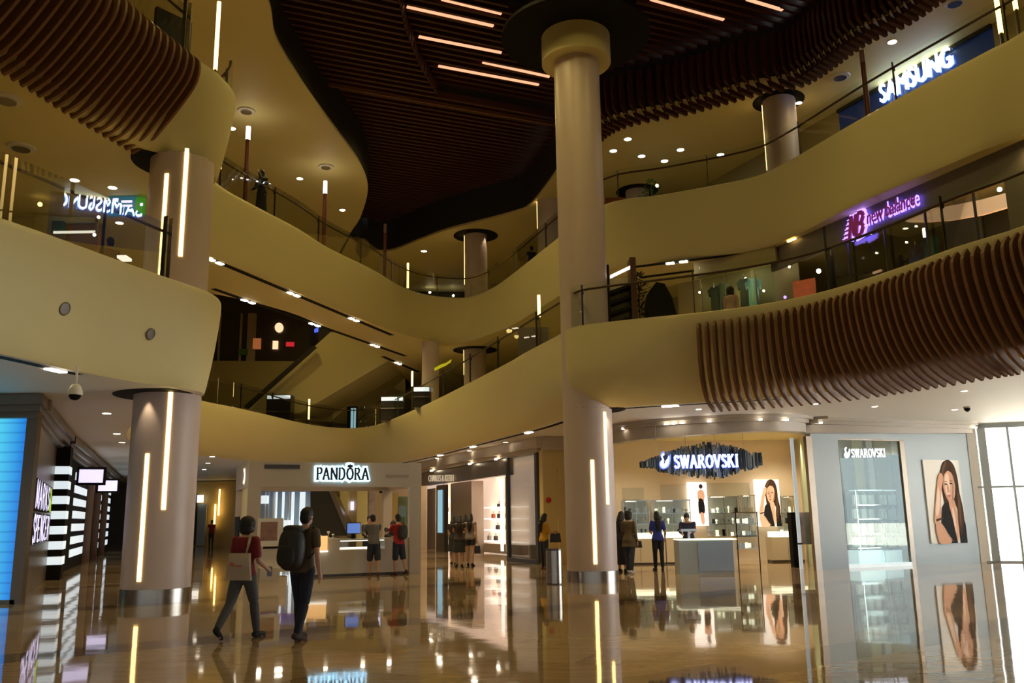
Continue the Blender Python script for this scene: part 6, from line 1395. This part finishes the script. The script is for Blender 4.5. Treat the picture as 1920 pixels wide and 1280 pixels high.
    if hair == 'bob':
        t.ell(hp(0, -.03, .035), .122, .118, .115, 16, 10, mat=HR); t.ell(hp(0, -.055, -.05), .112, .08, .085, 14, 10, mat=HR)
        for s in (-1, 1): t.ell(hp(s*.08, -.01, -.03), .026, .06, .07, 10, 8, mat=HR)
    if hair == 'long':
        for s in (-1, 1): t.ell(hp(s*.072, -.02, -.05), .022, .05, .10, 10, 8, mat=HR)
        limb(t, [hp(0, -.06, .0), tor(0, -.10, 1.46), tor(0, -.125, 1.33), tor(0, -.12, 1.18)], [.085, .095, .090, .05])
    if hair == 'veil':
        t.ell(hp(0, -.01, .02), .096, .10, .115, 16, 10, mat=HR); limb(t, [hp(0, -.03, -.05), tor(0, -.03, 1.42), tor(0, -.03, 1.28)], [.10, .15, .18])
    # clear the face
    mbT(t); hm = solid(t, vox); link(hm, 'hair', 'hair')
    f = MB()
    for s in (-1, 1): f.ell(hp(s*.032, .083, .0), .012, .008, .007, 8, 6, mat=HR)
    mbT(f); o = build(f, 'eyes', 'eye_dark', e, smooth=True)
    f = MB(); f.ell(hp(0, .090, -.064), .022, .006, .006, 8, 6, mat=HR); mbT(f); build(f, 'mouth', M.get('lips') or pm('lips', (.35, .12, .10), .4, var=0), e, smooth=True)
    e['_'] = 0; del e['_']
    return e, dict(T=T, tor=tor, hands=hands, J=ank, S=S, hp=hp)
def bag(name, label, cat, mats, fn):
    """a carried bag: fn returns list of (part name, MB, material)"""
    parts = fn(); c = Vector(parts[0][1].v[0]); e = empty(name, c, label, cat)
    for nm, mb, mt in parts: build(mb, nm, mt, e, smooth=True, angle=50)
    return e
def rounded(T, c, sx, sy, sz, up, pw=2.6, n=20, k=10):
    """soft box in the person's local frame"""
    mb = MB(); vs = []
    def sp(v, p): return math.copysign(abs(v)**(2/p), v)
    rows = []
    for a in range(k+1):
        t = -math.pi/2+math.pi*a/k; row = []
        for i in range(n):
            w = 2*math.pi*i/n
            row.append(T(c+up @ Vector((sx*sp(math.cos(t), pw)*sp(math.cos(w), pw), sy*sp(math.cos(t), pw)*sp(math.sin(w), pw), sz*sp(math.sin(t), pw)))))
        rows.append(row+[row[0]])
    mb.grid(rows); return mb
I3 = Matrix.Identity(3)
pm('tote', (.52, .44, .34), .85, var=.06, scale=20); pm('tote_print', (.55, .16, .10), .8, var=.1); pm('pack_black', (.022, .022, .024), .6, var=.2, scale=10); pm('strap_black', (.015, .015, .015), .6, var=0); pm('bag_leather', (.02, .018, .016), .4, var=.1); pm('phone', (.22, .26, .30), .3, var=0)
# 1 woman in red with the tote bag
p = at(452, 1197, z=0)
e, k = person('woman in dark red top and grey jeans walking away, pale tote bag on her back', p, -.30, 1.66, legs=((-.42, .30), (.34, .12)), arms=((.05, .16, .5), (.12, .12, .9)), top=(.20, .012, .016), bottom=(.085, .085, .09), shoes=(.012, .012, .012), hair='bob', sleeve=.75, female=True, vox=.009, lean=.04)
T = k['T']
def tote():
    a = MB(); fr = []
    rows = []
    for v_ in range(7):
        f = v_/6; z_ = lerp(1.22, .84, f); w = lerp(.165, .205, f); d0 = .125+.012*math.sin(math.pi*f)
        rows.append([(x_, d) for x_, d in ((-w, -d0), (0, -d0-.02), (w, -d0), (w, -d0-.05), (0, -d0-.085*math.sin(math.pi*min(1, f+.25))-.02), (-w, -d0-.05), (-w, -d0))])
        rows[-1] = [T(Vector((x_+.02, y_, z_))) for x_, y_ in rows[-1]]
    a.grid(rows); a.add([p_ for p_ in rows[0][:6]], [tuple(range(6))]); a.add([p_ for p_ in rows[-1][:6]], [tuple(range(6))])
    st = MB(); st.tube([T(Vector((.12, -.15, 1.20))), T(Vector((.135, -.12, 1.34))), T(Vector((.12, -.05, 1.475))), T(Vector((.11, .06, 1.42))), T(Vector((.10, .13, 1.25)))], [(.022, .006)]*5, 8)
    pr = MB(); pr.ell(T(Vector((-.05, -.235, 1.07))), .03, .012, .03, 10, 6); pr.tube([T(Vector((-.02, -.232, 1.05))), T(Vector((.10, -.222, 1.045)))], .010, 6)
    return [('sack', a, 'tote'), ('strap', st, 'tote'), ('print', pr, 'tote_print')]
bag('tote_bag', 'pale canvas tote bag with small red print on the walking woman in dark red', 'bag', None, tote)
hd = k['hands'][1][0]; o = one('phone', 'phone', lambda m: m.box((hd.x, hd.y, hd.z), (.07, .02, .14), .4)); tag(o, 'grey phone held by the walking woman in dark red', 'phone')
# 2 man with the big backpack
p = at(563, 1199, z=0)
e, k = person('man in brown shirt and navy jeans walking away under a big black backpack', p, -.42, 1.75, legs=((.16, .10), (-.14, .22)), arms=((.1, .1, .3), (-.12, .2, .22)), top=(.085, .062, .038), bottom=(.012, .016, .035), shoes=(.05, .028, .018), hair='short', sleeve=.62, vox=.009, lean=.06)
T, tor = k['T'], k['tor']
up_ = rotm('X', -.06)
def pack():
    a = rounded(T, tor(-.02, -.24, 1.17), .19, .13, .29, up_); pk = rounded(T, tor(-.02, -.355, 1.08), .14, .05, .15, up_); lid = rounded(T, tor(-.02, -.22, 1.43), .15, .11, .06, up_); st = MB(); st2 = MB()
    for s, m in ((-1, st), (1, st2)): m.tube([T(tor(s*.10, -.12, 1.42)), T(tor(s*.11, .0, 1.475)), T(tor(s*.125, .11, 1.36)), T(tor(s*.14, .10, 1.2)), T(tor(s*.15, -.08, 1.05))], [(.028, .008)]*5, 8)
    return [('main_sack', a, 'pack_black'), ('pocket', pk, 'strap_black'), ('lid', lid, 'pack_black'), ('strap', st, 'strap_black'), ('strap', st2, 'strap_black')]
bag('backpack', 'large black backpack on the walking man in brown', 'bag', None, pack)
# 3, 4 customers at the kiosk
yk = math.atan2(-Nn.x, Nn.y)
e, k = person('person in grey shirt and dark shorts leaning on the kiosk counter', K(3.55, -.42), yk, 1.72, legs=((.12, .05), (-.20, .05)), arms=((.9, .15, .5), (.9, .1, .6)), lean=.22, top=(.13, .12, .11), bottom=(.02, .025, .045), shoes=(.12, .05, .04), hair='short', pants=.52, sleeve=.6)
e, k = person('person in red shirt and dark shorts at the kiosk counter, black backpack', K(4.30, -.40), yk+.35, 1.70, legs=((.05, .05), (-.22, .2)), arms=((.8, .1, .7), (.5, .1, .8)), lean=.06, top=(.36, .02, .02), bottom=(.018, .022, .04), shoes=(.05, .02, .02), hair='short', pants=.52, sleeve=.6)
T, tor = k['T'], k['tor']; bag('backpack', 'black backpack worn by the red-shirted customer at the kiosk', 'bag', None, lambda: [('main_sack', rounded(T, tor(.02, -.20, 1.20), .15, .10, .22, I3), 'pack_black'), ('strap', rounded(T, tor(.1, -.03, 1.46), .02, .12, .012, I3), 'strap_black')])
# staff behind the counter
person('kiosk assistant in black standing behind the counter between the two customers', K(3.85, 1.5), yk+math.pi, 1.68, arms=((.4, .1, .9), (.5, .1, .9)), lean=.12, top=(.015, .015, .017), hair='short', sleeve=1.4)
person('kiosk assistant bending over the right end of the counter', K(4.45, 1.55), yk+math.pi+.3, 1.62, arms=((.9, .1, .5), (.8, .1, .5)), lean=.5, top=(.02, .02, .02), hair='short', sleeve=1.4, head_pitch=.3)
person('kiosk assistant in black at the left part of the counter', K(2.0, 1.6), yk+math.pi-.3, 1.60, arms=((.4, .1, .9), (.5, .1, .9)), lean=.15, top=(.015, .015, .017), hair='long', sleeve=1.4, female=True)
# women in front of the bag shop
wy = -.1
person('woman in black dress with pale sleeves, left end of the group by the bag shop', at(850, 1058, z=0), wy-.2, 1.63, top=(.02, .02, .02), bottom=(.015, .015, .016), skirt=.46, pants=0, sleeve=.55, female=True, hair='long', arms=((.1, .1, .2), (.6, .1, 1.2)), legs=((.05, 0), (-.05, 0)))
person('dark haired woman in black skirt, second in the group by the bag shop', at(861, 1063, z=0), wy+.15, 1.66, top=(.045, .03, .025), bottom=(.014, .014, .015), skirt=.44, pants=0, sleeve=.3, female=True, hair='long', arms=((.7, .15, 1.0), (.5, .2, 1.1)), legs=((.1, .1), (-.08, .05)))
person('woman in black trousers and white shoes, half hidden in the group by the bag shop', at(872, 1057, z=0), wy, 1.67, top=(.05, .04, .04), bottom=(.012, .014, .02), pants=1, shoes=(.7, .7, .7), sleeve=.4, female=True, hair='long')
e, k = person('woman in grey top and black shorts, right end of the group by the bag shop', at(882, 1061, z=0), wy-.1, 1.70, top=(.19, .16, .13), bottom=(.012, .012, .014), pants=.22, sleeve=.12, female=True, hair='long', arms=((.5, .2, 1.0), (.0, .12, .1)), legs=((.06, 0), (-.1, .05)))
hd = k['hands'][1][0]
def hbag(hd, w, h, drop=.12):
    a = MB(); a.prism([hd+Vector((-w/2, 0, -drop)), hd+Vector((w/2, 0, -drop)), hd+Vector((w*.6, 0, -drop-h)), hd+Vector((-w*.6, 0, -drop-h))], (0, .10, 0)); s = MB(); s.tube([hd+Vector((-w*.3, .05, -drop)), hd+Vector((-w*.15, .05, -.01)), hd+Vector((w*.15, .05, -.01)), hd+Vector((w*.3, .05, -drop))], .01, 6)
    return [('body', a, 'bag_leather'), ('handle', s, 'bag_leather')]
bag('handbag', 'black handbag hanging from the hand of the woman in black shorts', 'bag', None, lambda: hbag(hd, .22, .26))
# woman in yellow by the bin
e, k = person('woman in yellow top and dark jeans standing by the steel bin', at(1021, 1067, z=0), -1.05, 1.66, top=(.52, .28, .015), bottom=(.02, .025, .04), sleeve=1.0, female=True, hair='long', arms=((.3, .1, 1.2), (.35, .1, 1.2)), shoes=(.12, .03, .02), head_pitch=.15)
hd = lerp(k['hands'][0][0], k['hands'][1][0], .5); bag('handbag', 'black shoulder bag held in front by the woman in yellow', 'bag', None, lambda: hbag(hd+Vector((.03, -.05, .05)), .30, .28, .06))
# two women walking past the jewellery shop, and the woman in blue
person('woman in long black dress beside the olive-topped woman, next to the middle column', at(1168, 1072, z=0), -.6, 1.68, top=(.02, .022, .03), bottom=(.016, .017, .02), skirt=.72, pants=0, sleeve=1.4, female=True, hair='long', arms=((.2, .1, .9), (.1, .1, .3)))
e, k = person('woman in loose olive brown top and jeans walking past the jewellery shop', at(1182, 1075, z=0), -.45, 1.70, top=(.11, .085, .045), bottom=(.035, .045, .07), coat=.22, sleeve=1.4, female=True, hair='bob', shoes=(.6, .6, .62), legs=((.2, .08), (-.15, .12)), arms=((.2, .12, .6), (-.1, .15, .3)))
hd = k['hands'][1][0]; bag('handbag', 'dark shoulder bag at the hip of the woman in the olive top', 'bag', None, lambda: hbag(hd+Vector((0, 0, .12)), .22, .18, .02))
person('woman in bright blue shirt and black trousers facing the jewellery counters', at(1236, 1069, z=0), .1, 1.68, top=(.03, .05, .36), bottom=(.012, .013, .018), sleeve=.75, female=True, hair='long', arms=((.3, .12, 1.1), (-.3, .18, .9)), legs=((.04, 0), (-.06, .04)))
person('shop assistant in dark blue bending behind the grey service desk', PD.off(1.15).hit(1291, 1000), math.pi-.3, 1.66, top=(.02, .022, .06), sleeve=1.4, lean=.35, arms=((.8, .1, .6), (.7, .1, .6)), head_pitch=.25)
# far away in the left corridor
person('distant person in pale yellow shirt in the left corridor', at(367, 1021, z=0), .3, 1.68, top=(.35, .28, .12), bottom=(.02, .02, .03), vox=.02)
for i, (x, y, c) in enumerate(((395, 1024, (.30, .03, .03)), (408, 1022, (.35, .04, .04)))):
    person(['distant person in red in the left corridor, the left one of two', 'distant person in red in the left corridor, the right one of two'][i], at(x, y, z=0), .3+i, 1.66, top=c, bottom=(.04, .035, .03), vox=.02)
# upper storeys
F1, F2 = Z1-.06, Z2-.06
p = at(206, 470, y=19.1); person('person in dusty pink top behind the left first-floor railing', p, .9, 1.66, top=(.26, .13, .09), bottom=(.02, .02, .02), z=F1, sleeve=.6, arms=((.3, .1, .8), (.4, .1, .9)))
p = at(1370, 560, y=24.2); person('person in pale pink top behind the right first-floor railing', p, -.5, 1.62, top=(.40, .27, .20), bottom=(.10, .03, .03), z=F1, female=True, hair='bob')
p = at(491, 350, y=28.75); person('person in black robe touching her head on the left second-floor bridge', p, math.pi-.4, 1.80, top=(.016, .018, .022), bottom=(.014, .016, .02), skirt=.80, pants=0, sleeve=1.4, female=True, hair='veil', z=F2, arms=((1.3, .2, 1.9), (.3, .1, .6)))
p = at(996, 445, y=37.5); person('small person in dark blue behind the railing left of the tall column', p, .5, 1.66, top=(.02, .035, .12), bottom=(.02, .02, .03), z=F2, vox=.02)
# ------------------------------------------------------------------ light
W = bpy.data.worlds.new('daylight'); SC.world = W; W.use_nodes = True
nt = W.node_tree; bg = nt.nodes['Background']
tc = nt.nodes.new('ShaderNodeTexCoord'); dp = nt.nodes.new('ShaderNodeVectorMath'); dp.operation = 'DOT_PRODUCT'; dp.inputs[1].default_value = (.93, .30, .20)
nt.links.new(tc.outputs['Generated'], dp.inputs[0])
rm = nt.nodes.new('ShaderNodeMapRange'); rm.inputs['From Min'].default_value = .2; rm.inputs['From Max'].default_value = .95; rm.inputs['To Min'].default_value = .8; rm.inputs['To Max'].default_value = 7.5; rm.interpolation_type = 'SMOOTHSTEP'
nt.links.new(dp.outputs['Value'], rm.inputs['Value']); nt.links.new(rm.outputs[0], bg.inputs['Strength'])
bg.inputs['Color'].default_value = (.84, .93, 1, 1)          # sky, brighter towards the sun's side on the right
def spot(p, power, col=(1, .72, .38), size=.12, angle=150, blend=.8, to=None):
    l = bpy.data.lights.new('lamp', 'SPOT'); l.energy = power; l.color = col; l.shadow_soft_size = size; l.spot_size = math.radians(angle); l.spot_blend = blend
    o = bpy.data.objects.new('lamp', l); COL.objects.link(o); o.location = p
    if to is not None: o.rotation_euler = (Vector(to)-Vector(p)).to_track_quat('-Z', 'Y').to_euler()
    return o
WARM = (1, .75, .25)
# added fill spots high in the slat ceiling, no fixtures there
for x, y, w in ((-4, 4, 130), (1, 3, 130), (6, 4, 90), (-1, 12, 150), (-5.5, 8, 420), (1, 9, 110), (6.5, 12, 130), (-1.2, 20, 420), (6.8, 18, 330), (-3.5, 26, 330), (-1, 30, 200), (-3.5, 33, 170), (1.5, 17, 330)):
    spot((x, y, ZW-.15), w, WARM, .3, 160)
# ground-floor ceiling lamps
for p, e_ in (((-9.5,24),160),((-9,30),160),((-5,33),240),((-2,29),260),((1,36),0),((-9,40),150),((-4,46),150),((4.2,23.6),120),((8,22.5),90),((12,25),100),((-11,15),120),((-10,8),120),((11,14),100),((11,6),100)):
    if e_: spot((*p, Z0C-.05), e_, (1, .74, .42), .1, 150)
# first-floor ceiling lamps
for p, e_ in (((-10,17),70),((-11,22),60),((-9.3,28),60),((-8,33),60),((-6,39),50),((-3,43),60),((1.5,39),60),((4,30),60),((7,28.2),60),((9.6,24),60),((11.6,18),60),((13,10),60),((-12,10),60)):
    spot((*p, Z1C-.05), e_, WARM, .1, 150)
for p in ((-8.9,28.6),(-7.9,31.8),(-6.7,35.6),(-9.2,31.9),(-7.7,36.4),(-6.4,41.0)): spot((*p, Z1C-.06), 170, WARM, .1, 165)
for p in ((10.9, 22.0), (11.5, 20.6), (10.2, 23.8)): spot((*p, 9.6), 28, (1, .86, .7), .06, 120)  # added spots inside the sports shop, bringing out the garments
# top gallery ceiling lamps
for p, e_ in (((-8,20),130),((-8.6,25),130),((-7.8,30),150),((-8.5,35),120),((-4.5,44),80),((0,42),80),((4,31),60),((7,29),60),((10.2,26),60),((12.5,22),60),((13.5,14),60),((-10,12),100)):
    spot((*p, Z2C-.05), e_, WARM, .1, 155)
for p in ((-12, 44), (-14, 38), (-10, 49)): spot((*p, Z2C-.05), 220, WARM, .1, 150)  # added spots behind the bridge, brightening the wall below
# jewellery shop and bag shop lamps
for x, y in ((4, 29), (6, 28), (8, 28.5), (9.3, 29.8)): spot((x, y, 4.12), 190, (1, .82, .56), .1, 140)
for x, y in ((2.0, 32.5), (.6, 36), (-1.2, 40)): spot((x, y, 3.7), 60, (1, .80, .64), .1, 150)
for u in (1.2, 2.6, 3.9): spot(K(u, 1.2, 2.6), 40, (1, .78, .5), .08, 140)
for x in (11.2, 12.4): spot((x, 28.6 if x < 12 else 29.2, 3.5), 15, (.95, 1, .92), .08, 130)
# grazing lamps in the dark rings at the column heads
for c, R, z, a in ((CL, .70, Z0C, -1.75), (CM, .64, Z0C, -.75), ((-1.72, 41.2), .56, Z2C, -.6), ((9.15, 27.3), .54, Z2C, -.5)):
    spot((c[0]+(R+.13)*math.cos(a), c[1]+(R+.13)*math.sin(a), z-.03), 30, (1, .80, .5), .03, 60, .6)
sl = bpy.data.lights.new('sun', 'SUN'); sl.energy = 55; sl.angle = .01; sl.color = (1, .97, .92); so = bpy.data.objects.new('sun', sl); COL.objects.link(so)
so.location = (40, 40, 40); so.rotation_euler = (Vector((0, 0, 0))-Vector((.10, .30, 1))).to_track_quat('-Z', 'Y').to_euler()
